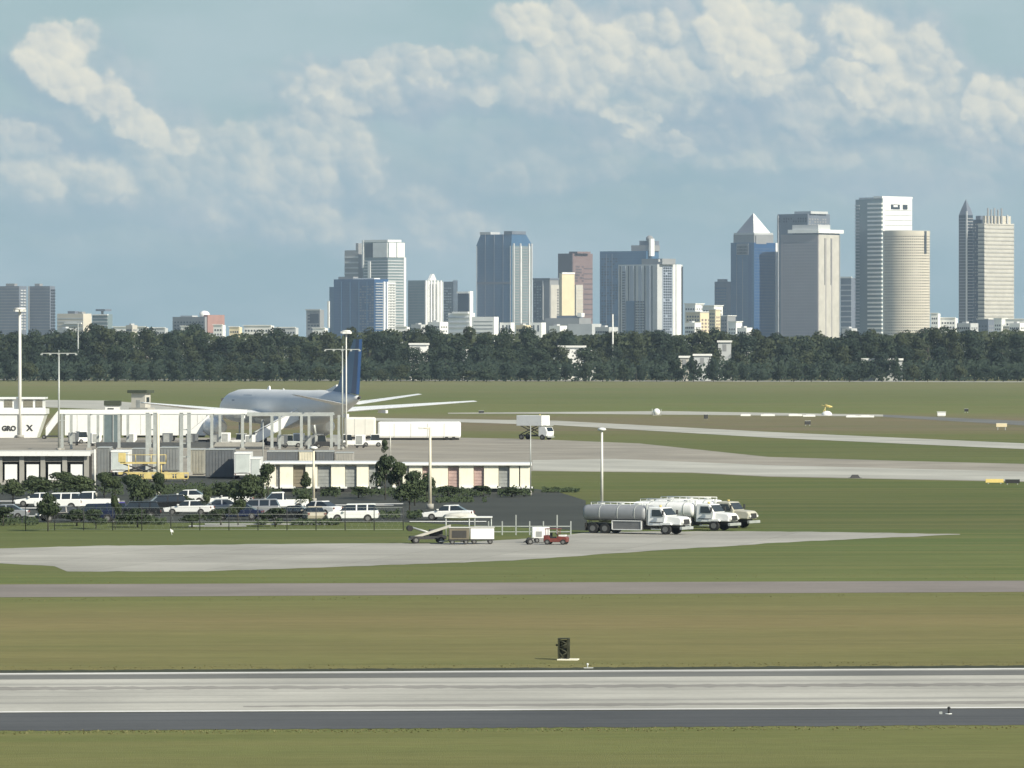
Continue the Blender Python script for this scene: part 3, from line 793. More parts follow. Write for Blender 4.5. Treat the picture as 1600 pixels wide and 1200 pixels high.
t = Tower('blue_slab_tower', 'dark blue slab tower behind the striped residential tower', 7650, 938, 1010, 1030, 392, 34, 'blue')
t.bx('roof_step', t.L(984), t.L(1012), 4, 30, 383, 392, 'grey'); t.bx('roof_step', t.L(996), t.L(1012), 5, 28, 376, 383, 'slate'); t.bx('white_lift_shaft', t.L(1012), 5, 3, 12, 373, 400, 'white')
part('shaft_dome', MB().ball((0, 8, t.Z(373)), 5, sz=.9), M_['grey'], t.e)
t.bands('floor_lines', 'L', 939, 1008, 395, 548, 'navy', 3.5, .35, .15); t.fins('L', (948, 957), 396, 548, 'slate', .8, .4, 'mullion'); t.grid('windows', 'L', 940, 966, 398, 545, 'dglass', 6, 3.5, .6, .5, .25, .35)
t = Tower('striped_residential_tower', 'pale residential tower with dark vertical slots and white edge', 7350, 967, 1027, 1068, 413, 42, 'lgrey')
M_['bluegrey'] = mat('blue_grey_render', (.30, .34, .41), .8, sc=.05)
t.fins('L', (970, 983, 993, 1008, 1019), 415, 530, 'dark', 1.8, .25, 'slot'); t.fins('L', (976, 988, 1001, 1013.5), 415, 545, 'bluegrey', 5, .7, 'bay')
t.grid('balconies', 'L', 973, 979, 420, 530, 'dark', 1, 3.4, .7, .5, 1.0); t.pl('low_glazing', 980, 992, 470, 530, 'blue', 1.0); t.grid('low_balconies', 'L', 994, 1008, 468, 535, 'dark', 4, 3.4, .6, .5, 1.1)
t.bx('roof_plant', t.L(1000), 5, 4, 30, 404, 413, 'grey'); t.pr('parapet', 1028, 1052, 405, 409, 'lgrey', 1)
t.pr('balcony_wall', 1035, 1051, 416, 545, 'bluegrey', .5); t.grid('balconies', 'R', 1036, 1050, 416, 545, 'dark', 4, 3.4, .72, .62, .9, .1)
t.pr('white_pier', 1052, 1054, 413, 545, 'white', 1); t.pr('white_pier', 1057, 1064.5, 413, 548, 'white', 1.2); t.pr('dark_edge', 1065.5, 1068, 416, 545, 'dark', .7)

specs = [(1070, 1100, 475, 'white', 'white roofed low block right of the striped residential tower', 7300), (1098, 1130, 478, 'roofw', 'white roofed block with curved canopy left of the pyramid tower', 7250),
         (1072, 1112, 488, 'cream', 'cream arcaded building with yellow bays', 6900), (1108, 1126, 484, 'cream', 'narrow cream block with plain sunlit wall', 6850), (1120, 1150, 494, 'grey', 'grey car deck at the foot of the pyramid tower', 6950),
         (1138, 1160, 503, 'white', 'small white stepped block at the foot of the pyramid tower', 6700), (1528, 1557, 499, 'slate', 'grey blue annex below the pointed tower', 6400), (1554, 1574, 498, 'white', 'white block below the banded beige tower', 6300)]
for x0, x1, yt, m, lab, D in specs:
    t = Tower('low_building', lab, D, x0, x0 + (x1 - x0) * .55, x1, yt, 40, m, cat='building')
    xm = x0 + (x1 - x0) * .55
    t.grid('windows', 'L', x0 + 1, xm - 1, yt + 2, yt + 30, 'dark', max(3, int((xm - x0) / 4)), 4.2, .55, .5); t.grid('windows', 'R', xm + 1, x1 - 1, yt + 3, yt + 30, 'brown2' if m == 'cream' else 'grey', 3, 4.2, .5, .55)
    t.bx('roof_slab', -t.w - 1, 1, -1, t.d + 1, yt - 1.2, yt, 'roofw')

t = Tower('stub_tower', 'hazy grey blue tower peeking out left of the pyramid tower', 7900, 1117, 1136, 1144, 440, 36, 'slate')
t.grid('windows', 'L', 1118, 1135, 443, 520, 'blue', 5, 4, .6, .5); t.bx('roof_plant', -18, -6, 3, 10, 436, 440, 'grey')

# pyramid tower
t = Tower('pyramid_tower', 'blue glass tower topped by a pyramid painted white on its sunlit side', 7500, 1143, 1178, 1216, 379, 42, 'blue')
t.bx('setback', t.L(1146), -1.0, 1.5, t.Rr(1211), 366, 379, 'grey'); t.bx('setback_cap', t.L(1147), -.5, 1.0, t.Rr(1210), 363.5, 366.5, 'lgrey')
a, b = t.L(1150), -2.0; c, d = 2.0, t.Rr(1207); zb, zt = t.Z(363.5), t.Z(332); mx, my = (a + b) / 2 * .55, (c + d) / 2 * .6
base = [(a, c, zb), (b, c, zb), (b, d, zb), (a, d, zb)]
mx, my = (a + b) / 2, (c + d) / 2
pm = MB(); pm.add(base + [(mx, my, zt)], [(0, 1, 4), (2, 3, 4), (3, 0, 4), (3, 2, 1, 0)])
part('pyramid_shaded_sides', pm, M_['slate'], t.e)  # slate on the sides away from the sun: shade put into the colour
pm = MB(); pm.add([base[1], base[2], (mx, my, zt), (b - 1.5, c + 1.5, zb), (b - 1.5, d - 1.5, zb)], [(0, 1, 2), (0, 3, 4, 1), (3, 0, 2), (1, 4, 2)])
part('pyramid_lit_side', pm, M_['white'], t.e)  # white on the right side paints in the sunlight
t.bands('floor_lines', 'L', 1144, 1178, 380, 548, 'navy', 3.9, .35, .12); t.fins('L', (1152, 1161), 400, 548, 'slate', .8, .35, 'mullion'); t.bands('floor_lines', 'R', 1179, 1213, 384, 548, 'slate', 3.9, .35, .3)
t.pl('louvre_panel', 1152, 1170, 380, 398, 'grey', .5); t.grid('louvres', 'L', 1153, 1169, 381, 397, 'dark', 8, 4, .5, .7, .8); t.pr('louvre_panel', 1181, 1198, 368, 381, 'grey', .5)
t.pr('glass_wall', 1178.5, 1213, 379, 548, 'navy', .10); t.pr('serrated_edge', 1213, 1216, 379, 540, 'white', 1.0); t.fins('L', (1172,), 383, 548, 'navy', 5, .2, 'dark_bay')  # navy panel paints the right side as darker reflecting glass
# granite pair
t = Tower('granite_tower', 'blue grey granite tower with dark latticed top band', 7800, 1217, 1262, 1299, 334, 42, 'slate')
t.grid('lattice', 'L', 1218, 1261, 336, 347, 'dark', 12, 3.6, .6, .7, .4, .15); t.grid('lattice', 'R', 1263, 1298, 336, 352, 'grey', 8, 3.6, .6, .6, .4, .2)
t.bx('roof_plant', t.L(1240), 3, 3, 40, 330, 334, 'lgrey'); t.bx('roof_unit', 8, 14, 5, 30, 328, 332, 'white') if False else None
t.pl('corner_pier', 1216.5, 1218.5, 336, 545, 'lgrey', .8)
t = Tower('mauve_tower', 'mauve stone tower with overhanging flat white cap', 7450, 1222, 1278, 1315, 366, 36, 'mauve')
t.pr('painted_lit_stone', 1279, 1315, 366, 548, 'tan', .4); t.fins('R', (1291, 1301), 372, 545, 'mauve', 1.4, .5, 'groove'); t.fins('R', (1289, 1299.5), 372, 445, 'dark', .9, .6, 'groove')  # tan right face, mauve left: sun and shade put into the colours
t.bx('cap_slab', t.L(1234), 2.5, -2.5, t.Rr(1319), 358.5, 364, 'white'); t.bx('cap_neck', t.L(1240), .8, -.6, t.Rr(1314), 363.9, 366.2, 'dark')
t.bx('cap_box', t.L(1238), -1, 2, t.Rr(1300), 351, 358.4, 'lgrey'); t.fins('R', (1314,), 366, 548, 'grey', 1.4, .9)
t.grid('windows', 'L', 1225, 1277, 372, 545, 'slate', 14, 3.9, .45, .45, .12)

t = Tower('distant_office', 'hazy blue office between the mauve and balcony towers', 8200, 1314, 1330, 1341, 434, 40, 'slate')
t.bands('floor_bands', 'L', 1315, 1330, 437, 545, 'lgrey', 7.5, 1.6, .4); t.pl('roof_edge', 1313, 1331, 432, 434.5, 'white', 1)
# balcony tower and the round tower
t = Tower('balcony_skyscraper', 'tallest tower with toothed balconies and bright white upper block', 7500, 1339, 1378, 1428, 311, 44, 'teal')
t.bands('edge_balconies', 'L', 1338.4, 1345, 316, 548, 'lgrey', 4.2, 1.2, 1.2); t.bands('balconies', 'L', 1358, 1379, 316, 548, 'white', 5.6, 2.3, 2.2, .15); t.grid('balcony_shadow', 'L', 1360, 1378, 316, 548, 'dark', 3, 5.6, .6, .35, 1.2)
t.pr('white_wall', 1379, 1428, 309, 362, 'white', .8); t.bands('slots', 'R', 1382, 1427, 320, 360, 'lgrey', 6.5, 1.3, 1.1)
t.pr('opening', 1392, 1407, 319, 326.5, 'dark', 1.2); t.pr('opening', 1412, 1420, 319, 326.5, 'dark', 1.2); t.pr('opening_panel', 1396, 1403, 320, 323, 'white', 1.5)
t.bx('roof_plant', t.L(1342), t.L(1364), 3, 30, 308, 311, 'lgrey'); t.bx('roof_rim', t.L(1366), 1.2, -1, t.d + .5, 306.5, 310, 'white')
t.bands('floor_bands', 'R', 1380, 1427, 363, 548, 'lgrey', 5.6, 1.8, .6)
def round_tower():
    D = 7300; k = D / F; cx = 1416.5; r = 36.5 * k
    x, y, _ = at(cx, D)
    e = thing('round_tower', 'round beige tower of stacked window rings', 'tower', (x, y, 0))
    zt = H + (YH - 361) * k
    n = 64
    body = MB()
    body.loft([[(r * .975 * math.cos(2 * PI * i / n), r * .975 * math.sin(2 * PI * i / n), z) for i in range(n)] for z in (-.5, zt - 1)])
    part('dark_core', body, mat('bronze_glass', (.15, .135, .11), .35, sc=.1), e)
    ring = MB(); z = 4.0
    while z < zt - 6:
        th = 2.1
        a = [[(rr_ * math.cos(2 * PI * i / n), rr_ * math.sin(2 * PI * i / n), zz) for i in range(n)] for rr_, zz in ((r * .97, z), (r, z), (r, z + th), (r * .97, z + th))]
        ring.loft(a, caps=False, sm=False)
        z += 3.5
    part('floor_rings', ring, M_['beige'], e, kind='stuff')
    top = MB().loft([[(rr_ * math.cos(2 * PI * i / n), rr_ * math.sin(2 * PI * i / n), zz) for i in range(n)] for rr_, zz in ((r * .97, zt - 5), (r * 1.005, zt - 5), (r * 1.005, zt), (r * .9, zt))], sm=False)
    part('roof_ring', top, M_['beige'], e)
    piers = MB()
    for i in range(0, n):
        a0 = 2 * PI * (i + .3) / n; a1 = 2 * PI * (i + .62) / n
        piers.hexa([(r * q * math.cos(a), r * q * math.sin(a), 3) for q, a in ((.96, a0), (.992, a0), (.992, a1), (.96, a1))],
                   [(r * q * math.cos(a), r * q * math.sin(a), zt - 5) for q, a in ((.96, a0), (.992, a0), (.992, a1), (.96, a1))])
    part('piers', piers, M_['beige'], e, kind='stuff')
    a = -PI / 2 + math.asin(27.5 / 36.5)
    px_, py_ = r * math.cos(a), r * math.sin(a)
    nt = MB(); tx, ty = -math.sin(a), math.cos(a); nx_, ny_ = math.cos(a), math.sin(a)
    q = [(px_ + tx * s1 + nx_ * s2, py_ + ty * s1 + ny_ * s2) for s1, s2 in ((-2.2, -2), (-2.2, .5), (2.2, .5), (2.2, -2))]
    nt.prism(q[::-1], H + (YH - 397) * k, zt - .5)
    part('notch', nt, M_['dark'], e)
round_tower()
t = Tower('low_building', 'white podium wing at the foot of the round tower', 6300, 1456, 1468, 1480, 500, 40, 'white', cat='building')
t.bands('ledges', 'L', 1456, 1468, 503, 530, 'lgrey', 4, 1, .6)

# pointed tower and banded tower
t = Tower('pointed_tower', 'slim dark tower ending in a pointed spire', 7500, 1499, 1511, 1521, 336, 42, 'dglass')
a, b, c, d = -t.w, 0, 0, t.d; z0, z1, z2 = t.top, t.Z(326), t.Z(311); mx, my = (a + b) / 2, (c + d) / 2
pm = MB(); pm.hexa([(a, c, z0), (b, c, z0), (b, d, z0), (a, d, z0)], [(a * .8, c + 2, z1), (a * .15, c + 2, z1), (a * .15, d * .85, z1), (a * .8, d * .85, z1)])
pm.add([(a * .8, c + 2, z1), (a * .15, c + 2, z1), (a * .15, d * .85, z1), (a * .8, d * .85, z1), (mx, my, z2)], [(0, 1, 4), (1, 2, 4), (2, 3, 4), (3, 0, 4)])
part('spire', pm, M_['slate'], t.e)
t.bands('floor_bands', 'L', 1499, 1511, 338, 520, 'slate', 3.9, 1.3, .4); t.bands('floor_bands', 'R', 1511, 1521, 338, 520, 'grey', 3.9, 1.3, .4); t.fins('L', (1510.5,), 330, 520, 'lgrey', 1.6, 1.0)
t = Tower('lattice_tower', 'dark latticed shaft joining the pointed tower and the banded tower', 7520, 1521, 1534, 1540, 343, 35, 'dglass')
t.grid('lattice', 'L', 1521, 1534, 346, 520, 'grey', 5, 3.9, .5, .5, .5, .3); t.bx('stepped_top', t.L(1524), t.L(1531), 2, 9, 337, 343, 'slate')
t = Tower('banded_tower', 'beige banded office tower with upright fins on its roof', 7480, 1529, 1538, 1588, 349, 50, 'tan')
t.bands('floor_bands', 'R', 1539, 1588, 350, 520, 'grey', 5.2, 1.2, .35); t.bands('cornices', 'R', 1538.5, 1588, 350, 520, 'tan', 5.2, .7, .9); t.bands('floor_bands', 'L', 1529, 1538, 350, 520, 'dark', 5.2, 1.5, .35)
t.bx('upper_roof', -6, -1.5, t.Rr(1541), t.Rr(1584), 337, 349, 'beige')
for i, p in enumerate((1544, 1549.5, 1555, 1561, 1567)):
    t.pr('roof_fin', p - 1, p + 1, 325 + (i % 2) * 2, 349, 'grey', .6)
t.pr('roof_fin', 1576, 1578, 335, 349, 'lgrey', .6)

more_low = [(642, 668, 507, 'lgrey', 'low grey block at the foot of the striped tower'), (668, 700, 503, 'white', 'white stepped block between the striped tower and the curved podium'), (806, 830, 508, 'cream', 'tiny cream block in the gap below the blue glass tower'),
            (858, 886, 509, 'white', 'thin white roofed hall left of the pale walled hall'), (930, 966, 511, 'lgrey', 'grey roof below the dark blue slab tower'), (1070, 1096, 504, 'white', 'white block low in front of the cream arcade'), (1152, 1176, 512, 'white', 'white roof strip at the foot of the pyramid tower'),
            (1316, 1340, 513, 'lgrey', 'pale roof strip between the mauve and balcony towers'), (1496, 1530, 505, 'lgrey', 'pale grey block below the pointed tower'), (1578, 1604, 505, 'white', 'white stepped block in front of the right edge block'), (88, 120, 513, 'lgrey', 'pale strip roof under the tan office block'), (196, 214, 508, 'tan', 'tiny tan block in the open stretch of the left skyline')]
for x0, x1, yt, m, lab in more_low:
    t = Tower('low_building', lab, 4700 + (x0 * 7) % 400, x0, x0 + (x1 - x0) * .6, x1, yt, 38, m, cat='building')
    xm = x0 + (x1 - x0) * .6
    t.grid('windows', 'L', x0 + 1, xm - 1, yt + 2.5, yt + 16, 'dark', max(3, int((xm - x0) / 3)), 3.6, .6, .45, .3); t.grid('windows', 'R', xm + 1, x1 - 1, yt + 2.5, yt + 16, 'grey', 3, 3.6, .6, .45, .3)
    t.bx('roof_plant', -t.w * .7, -t.w * .4, 2, 6, yt - 2.5, yt, 'lgrey')

# sheds in the wood
def wood_shed(px0, px1, py0, py1, D, label, m='white'):
    x0 = at(px0, D)[0]; x1 = at(px1, D)[0]; k = D / F
    zt = H + (YH - py0) * k; zb = H + (YH - py1) * k
    e = thing('shed', label, 'building', ((x0 + x1) / 2, D, 0), R(-4))
    w = (x1 - x0) / 2
    part('wall', MB().box(-w, w, 0, 8, 0, zt - .8), M_[m], e)
    part('roof', MB().side([(-w - .4, zt - .8), (w + .4, zt - .8), (w + .4, zt - .5), (0, zt + .2), (-w - .4, zt - .5)], .2) if False else MB().box(-w - .4, w + .4, -.6, 8.6, zt - .8, zt), M_['roofw'], e)
    nd = max(1, int(w / 2))
    for i in range(nd):
        c = -w + (i + .5) * 2 * w / nd
        part('door', MB().box(c - .8, c + .8, -.08, .1, zt - 4.5, zt - 1.6), M_['grey'], e)
wood_shed(640, 667, 536, 549, 2398, 'bright white shed among the trees below the grey green tower')
wood_shed(873, 913, 540, 546, 2398, 'long white roof among the trees below the cream tower')
wood_shed(917, 929, 547, 552, 2396, 'tiny white roof right of the long white roof in the trees')
wood_shed(1122, 1142, 532, 546, 2400, 'lilac white shed among the trees below the cream arcade', 'lgrey')
wood_shed(1084, 1110, 553, 560, 2352, 'flat white canopy in the trees right of the half hidden tan shed', 'lgrey')
wood_shed(1062, 1076, 556, 568, 2352, 'tan shed half hidden by bushes', 'tan')
wood_shed(1347, 1374, 560, 566, 2352, 'thin white roof in the trees below the balcony tower', 'lgrey')
wood_shed(1380, 1410, 560, 570, 2352, 'pale shed right of the thin white roof in the trees', 'lgrey')
wood_shed(718, 728, 546, 556, 2395, 'small pale hut in the trees below the blue glass tower', 'lgrey')

# ------------------------------------------------------------------ airfield materials
W_PAINT = mat('white_vehicle_paint', (.80, .80, .78), .35, var=.05, sc=1.2, grime=(.60, .58, .53))
W_CLEAN = mat('clean_white_paint', (.84, .84, .82), .3, var=.04, sc=1.0)
CREAM = mat('cream_cladding', (.86, .82, .68), .7, var=.06, sc=.8, grime=(.62, .56, .42))
GREYD = mat('grey_door', (.30, .31, .30), .6, var=.2, sc=1.5)
PINKD = mat('faded_pink_door', (.46, .33, .30), .6, var=.2, sc=1.5)
TANK = mat('tank_aluminium', (.30, .31, .325), .55, .2, var=.12, sc=.7)
STEEL = mat('galvanised_steel', (.44, .46, .44), .5, .3, var=.14, sc=1.5)
POLE = mat('white_pole_paint', (.72, .71, .66), .5, var=.1, sc=1.0)
WARM = mat('aged_cream_pole_paint', (.70, .64, .50), .6, var=.1, sc=1.0)
BLACK = mat('black_rubber', (.022, .022, .022), .8, var=.3, sc=4)
CHAS = mat('dark_chassis', (.035, .035, .036), .6, var=.3, sc=3)
RIM = mat('dull_wheel_rim', (.16, .16, .155), .6, var=.2, sc=4)
WIN = mat('dark_window_glass', (.02, .028, .034), .08, var=.1, sc=1, spec=.7)
LAMP = mat('lamp_lens', (.75, .75, .72), .15, var=.05)
RED = mat('red_tug_paint', (.17, .04, .030), .5, var=.3, sc=3)
YEL = mat('yellow_gse_paint', (.62, .50, .20), .55, var=.18, sc=2, grime=(.35, .24, .08))
CORR = mat('grey_container_paint', (.19, .20, .20), .6, var=.16, sc=1, grime=(.26, .23, .18))
CORR2 = mat('dark_grey_paint_and_shade', (.12, .13, .14), .6, var=.16, sc=1, grime=(.20, .18, .14))
ROOFG = mat('pale_roof_sheet', (.55, .54, .50), .6, var=.12, sc=.6)
CONCW = mat('concrete_wall', (.33, .32, .29), .85, var=.14, sc=.8)
JET = mat('jet_white_paint', (.68, .69, .68), .5, var=.06, sc=.3)
JBLUE = mat('jet_tail_blue', (.045, .13, .26), .35, var=.10, sc=.4)
JLT = mat('jet_tail_light_blue', (.02, .06, .16), .35, var=.1, sc=.4)
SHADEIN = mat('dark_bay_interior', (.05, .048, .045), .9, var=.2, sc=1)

# ------------------------------------------------------------------ airliner
def airliner():
    gx, gy, _ = gp(450, 694)
    fwd = Vector((-.40, .917)).normalized()
    e = thing('cargo_airliner', 'large white widebody jet with blue tail parked nose away on the apron', 'airplane', (gx, gy, 0), math.atan2(fwd.y, fwd.x))
    # local: +x forward, +y port; origin near the main gear
    r = 2.82; zc = 6.0; n = 28
    st = [(-30.5, .28, 7.75), (-29.6, .55, 7.65), (-27, 1.05, 7.35), (-23, 1.75, 6.95), (-19, 2.3, 6.55), (-14, 2.7, 6.2), (-10, r, 6.0), (16, r, 6.0), (21, 2.75, 5.98), (24, 2.45, 5.85), (26.2, 1.95, 5.6), (27.9, 1.3, 5.3), (28.9, .7, 5.1), (29.3, .15, 5.0)]
    rings = [[(x, rr_ * math.sin(2 * PI * i / n), z + rr_ * math.cos(2 * PI * i / n)) for i in range(n)] for x, rr_, z in st]
    part('fuselage', MB().loft([q[::-1] for q in rings]), JET, e)
    part('belly_fairing', MB().ball((3, 0, 4.0), 1.0, 16, 8, 9.5, 2.9, 1.5), JET, e)
    part('tail_cone_tip', MB().tube((-30.4, 0, 7.75), (-31.2, 0, 7.9), .28, .16, 10), CHAS, e)
    def wing(s, root, tip, zr, zt, y0, y1, tr, tt):
        def sec(xl, xt, y, z, th):
            c = xl - xt; pts = []
            for a, b in ((0, 0), (.05, .5), (.3, 1), (.7, .55), (1, 0.03), (.7, -.3), (.3, -.55), (.05, -.35)):
                pts.append((xl - a * c, y, z + b * th))
            return pts
        A = [sec(root[0], root[1], s * y0, zr, tr), sec((root[0] * .62 + tip[0] * .38), (root[1] * .78 + tip[1] * .22) - .8, s * (y0 * .65 + y1 * .35), zr * .65 + zt * .35, tr * .7), sec(tip[0], tip[1], s * y1, zt, tt)]
        if s < 0: A = [q[::-1] for q in A]
        return MB().loft(A, sm=False)
    for s in (1, -1):
        w = part('wing', wing(s, (11.5, 1.0), (-8.8, -11.2), 4.6, 6.9, 1.8, 28.6, .75, .14), W_CLEAN, e)
        part('flap_track', MB().box(-3.6, .2, s * 9 - .2, s * 9 + .2, 4.3, 4.9), JET, w)
        part('flap_track', MB().box(-5.6, -2.2, s * 15 - .2, s * 15 + .2, 5.0, 5.5), JET, w)
        part('stabilizer', wing(s, (-22.5, -28), (-28.6, -31), 6.7, 8.3, 1.0, 10.6, .35, .1), W_CLEAN, e)
        nac = [(10.6, 1.28), (10.9, 1.45), (9.6, 1.62), (7.5, 1.55), (6.0, 1.15), (5.3, .75)]
        m2 = 20
        en = part('engine', MB().loft([[(x, s * 9.4 + q * math.sin(2 * PI * i / m2), 2.75 + q * math.cos(2 * PI * i / m2)) for i in range(m2)][::-1] for x, q in nac][::-1]), W_CLEAN, e)
        part('intake', MB().tube((10.7, s * 9.4, 2.75), (10.5, s * 9.4, 2.75), 1.25, n=20), CHAS, en)
        part('pylon', MB().box(4.5, 9.0, s * 9.4 - .2, s * 9.4 + .2, 4.1, 4.9), JET, en)
        for dx in (-.8, .8):
            part('main_wheel', MB().tube((dx, s * 4.2, .68), (dx, s * 5.6, .68), .68, n=18), BLACK, e)
        part('main_gear_leg', MB().tube((0, s * 4.9, .7), (0, s * 4.4, 4.0), .22, n=10), STEEL, e)
    # fin
    fp = [(-19.5, 8.6), (-22.3, 9.7), (-28.9, 17.0), (-31.3, 17.0), (-30.0, 8.4)]
    part('fin', MB().side([(a, b) for a, b in fp], .22), JBLUE, e)
    part('rudder', MB().side([(-27.9, 8.5), (-30.0, 17.0), (-31.35, 17.0), (-30.1, 8.3)], .26), JLT, e)
    part('fin_fillet', MB().side([(-15, 8.55), (-19.2, 9.3), (-21.4, 9.8), (-21.4, 8.4)], .15), JET, e)
    part('nose_gear_leg', MB().tube((22, 0, .5), (22, 0, 3.6), .16, n=8), STEEL, e)
    for dy in (-.3, .3): part('nose_wheel', MB().tube((22, dy - .15, .5), (22, dy + .15, .5), .5, n=14), BLACK, e)
    # cockpit and doors on the port side
    def skin(x, zz): return math.sqrt(max(0, r * r - (zz - zc) ** 2))
    part('cockpit_window', MB().box(24.6, 26.0, -1.75, 1.75, 6.75, 7.25), WIN, e)
    for x0, x1, z0, z1, nm in ((17.6, 18.7, 5.1, 7.1, 'crew_door'), (-17.5, -16.6, 5.3, 7.1, 'rear_door'), (10.8, 14.6, 5.2, 7.9, 'cargo_door')):
        mbd = MB(); y0 = skin(x0, z0); y1 = skin(x0, z1)
        if nm == 'rear_door': y0, y1 = y0 - .48, y1 - .55
        mbd.hexa([(x0, y0 - .2, z0), (x1, y0 - .2, z0), (x1, y0 + .04, z0), (x0, y0 + .04, z0)], [(x0, y1 - .3, z1), (x1, y1 - .3, z1), (x1, y1 + .04, z1), (x0, y1 + .04, z1)])
        part(nm, mbd, mat('jet_grey_panel', (.30, .35, .42), .4), e)
    part('beacon', MB().ball((2, 0, 8.85), .25, 8, 5, 1, .6, .7), JET, e)
    part('antenna', MB().side([(8, 8.8), (9.4, 8.8), (8.6, 9.35), (8.2, 9.35)], .06), W_CLEAN, e)
airliner()

# ------------------------------------------------------------------ road vehicles
def wheel(parent, x, y, r=.33, w=.22, name='wheel'):
    s = 1 if y > 0 else -1
    wh = part(name, MB().tube((x, y - w / 2, r), (x, y + w / 2, r), r, n=18), BLACK, parent)
    part('rim', MB().tube((x, y + s * w * .5, r), (x, y + s * (w * .5 + .015), r), r * .55, n=12), RIM, wh)
    return wh
def car(kind, paint, label, loc, rz, group=None):
    e = thing({'sedan': 'parked_car', 'suv': 'parked_suv', 'pickup': 'pickup_truck'}[kind], label, {'sedan': 'car', 'suv': 'car', 'pickup': 'pickup truck'}[kind], loc, rz, group)
    if kind == 'sedan':
        low = [(-2.3, .32), (2.25, .30), (2.32, .55), (2.2, .72), (1.15, .88), (-1.6, .95), (-2.28, .90), (-2.36, .6)]
        cab = [(1.15, .86), (.35, 1.36), (-.95, 1.40), (-1.75, .93)]; roof = [(.40, 1.33), (.30, 1.41), (-.90, 1.45), (-1.02, 1.37)]
    elif kind == 'suv':
        low = [(-2.3, .38), (2.3, .36), (2.38, .7), (2.25, .95), (1.3, 1.08), (-2.25, 1.12), (-2.38, .7)]
        cab = [(1.25, 1.06), (.6, 1.62), (-1.95, 1.66), (-2.25, 1.10)]; roof = [(.68, 1.60), (.58, 1.70), (-1.9, 1.74), (-2.08, 1.64)]
    else:
        low = [(-2.75, .45), (2.65, .42), (2.75, .75), (2.62, 1.02), (1.5, 1.12), (-.55, 1.12), (-.55, 1.14), (-2.75, 1.14), (-2.80, .8)]
        cab = [(1.45, 1.10), (.85, 1.74), (-.35, 1.78), (-.55, 1.12)]; roof = [(.92, 1.72), (.82, 1.82), (-.33, 1.86), (-.45, 1.76)]
    hw = .9 if kind == 'sedan' else .96
    part('body', MB().side(low, hw), paint, e, bevel=.06)
    z0 = cab[0][1]; z1 = cab[2][1]
    f = lambda z: hw - .04 - .22 * max(0, (z - z0) / (z1 - z0))
    part('greenhouse', MB().side(cab, f), WIN, e, bevel=.03)
    part('roof', MB().side(roof, hw - .24), paint, e, bevel=.03)
    for x in ((-.25, ) if kind != 'suv' else (-.35, -1.35)):
        for s in (-1, 1):
            b = MB().hexa([(x - .06, s * (hw - .07), z0), (x + .06, s * (hw - .07), z0), (x + .06, s * (hw - .01), z0), (x - .06, s * (hw - .01), z0)],
                          [(x - .06, s * (hw - .30), z1), (x + .06, s * (hw - .30), z1), (x + .06, s * (hw - .235), z1), (x - .06, s * (hw - .235), z1)])
            part('pillar', b, paint, e)
    if kind == 'pickup': part('load_bed', MB().box(-2.65, -.65, -.8, .8, 1.139, 1.16), CHAS, e)
    fx = low[1][0]; bx_ = low[0][0]
    wx = (1.42, -1.40) if kind != 'pickup' else (1.75, -1.75)
    for x in wx:
        for s in (-1, 1): wheel(e, x, s * (hw - .09), .33 if kind == 'sedan' else .38)
    for s in (-1, 1):
        part('headlight', MB().box(fx - .12, fx + .09, s * (hw - .2) - .17, s * (hw - .2) + .17, .58, .72), LAMP, e)
        part('tail_light', MB().box(bx_ - .09, bx_ + .1, s * (hw - .12) - .1, s * (hw - .12) + .1, .68, .86), RED, e)
        part('mirror', MB().box(.75, .92, s * hw - .02 if s > 0 else s * hw - .18, s * hw + .18 if s > 0 else s * hw + .02, .95, 1.08), paint, e)
    part('front_bumper', MB().box(fx - .05, fx + .10, -hw + .08, hw - .08, .34, .52), CHAS, e)
    return e
NAVY = mat('navy_car_paint', (.012, .018, .05), .25, var=.1, sc=1); CBLK = mat('black_car_paint', (.012, .013, .014), .25, var=.1, sc=1)
SILV = mat('silver_car_paint', (.42, .43, .44), .3, .5, var=.06, sc=1); BEI = mat('beige_car_paint', (.40, .36, .28), .35, var=.06, sc=1); PURP = mat('violet_car_paint', (.09, .07, .28), .3, var=.1, sc=1)
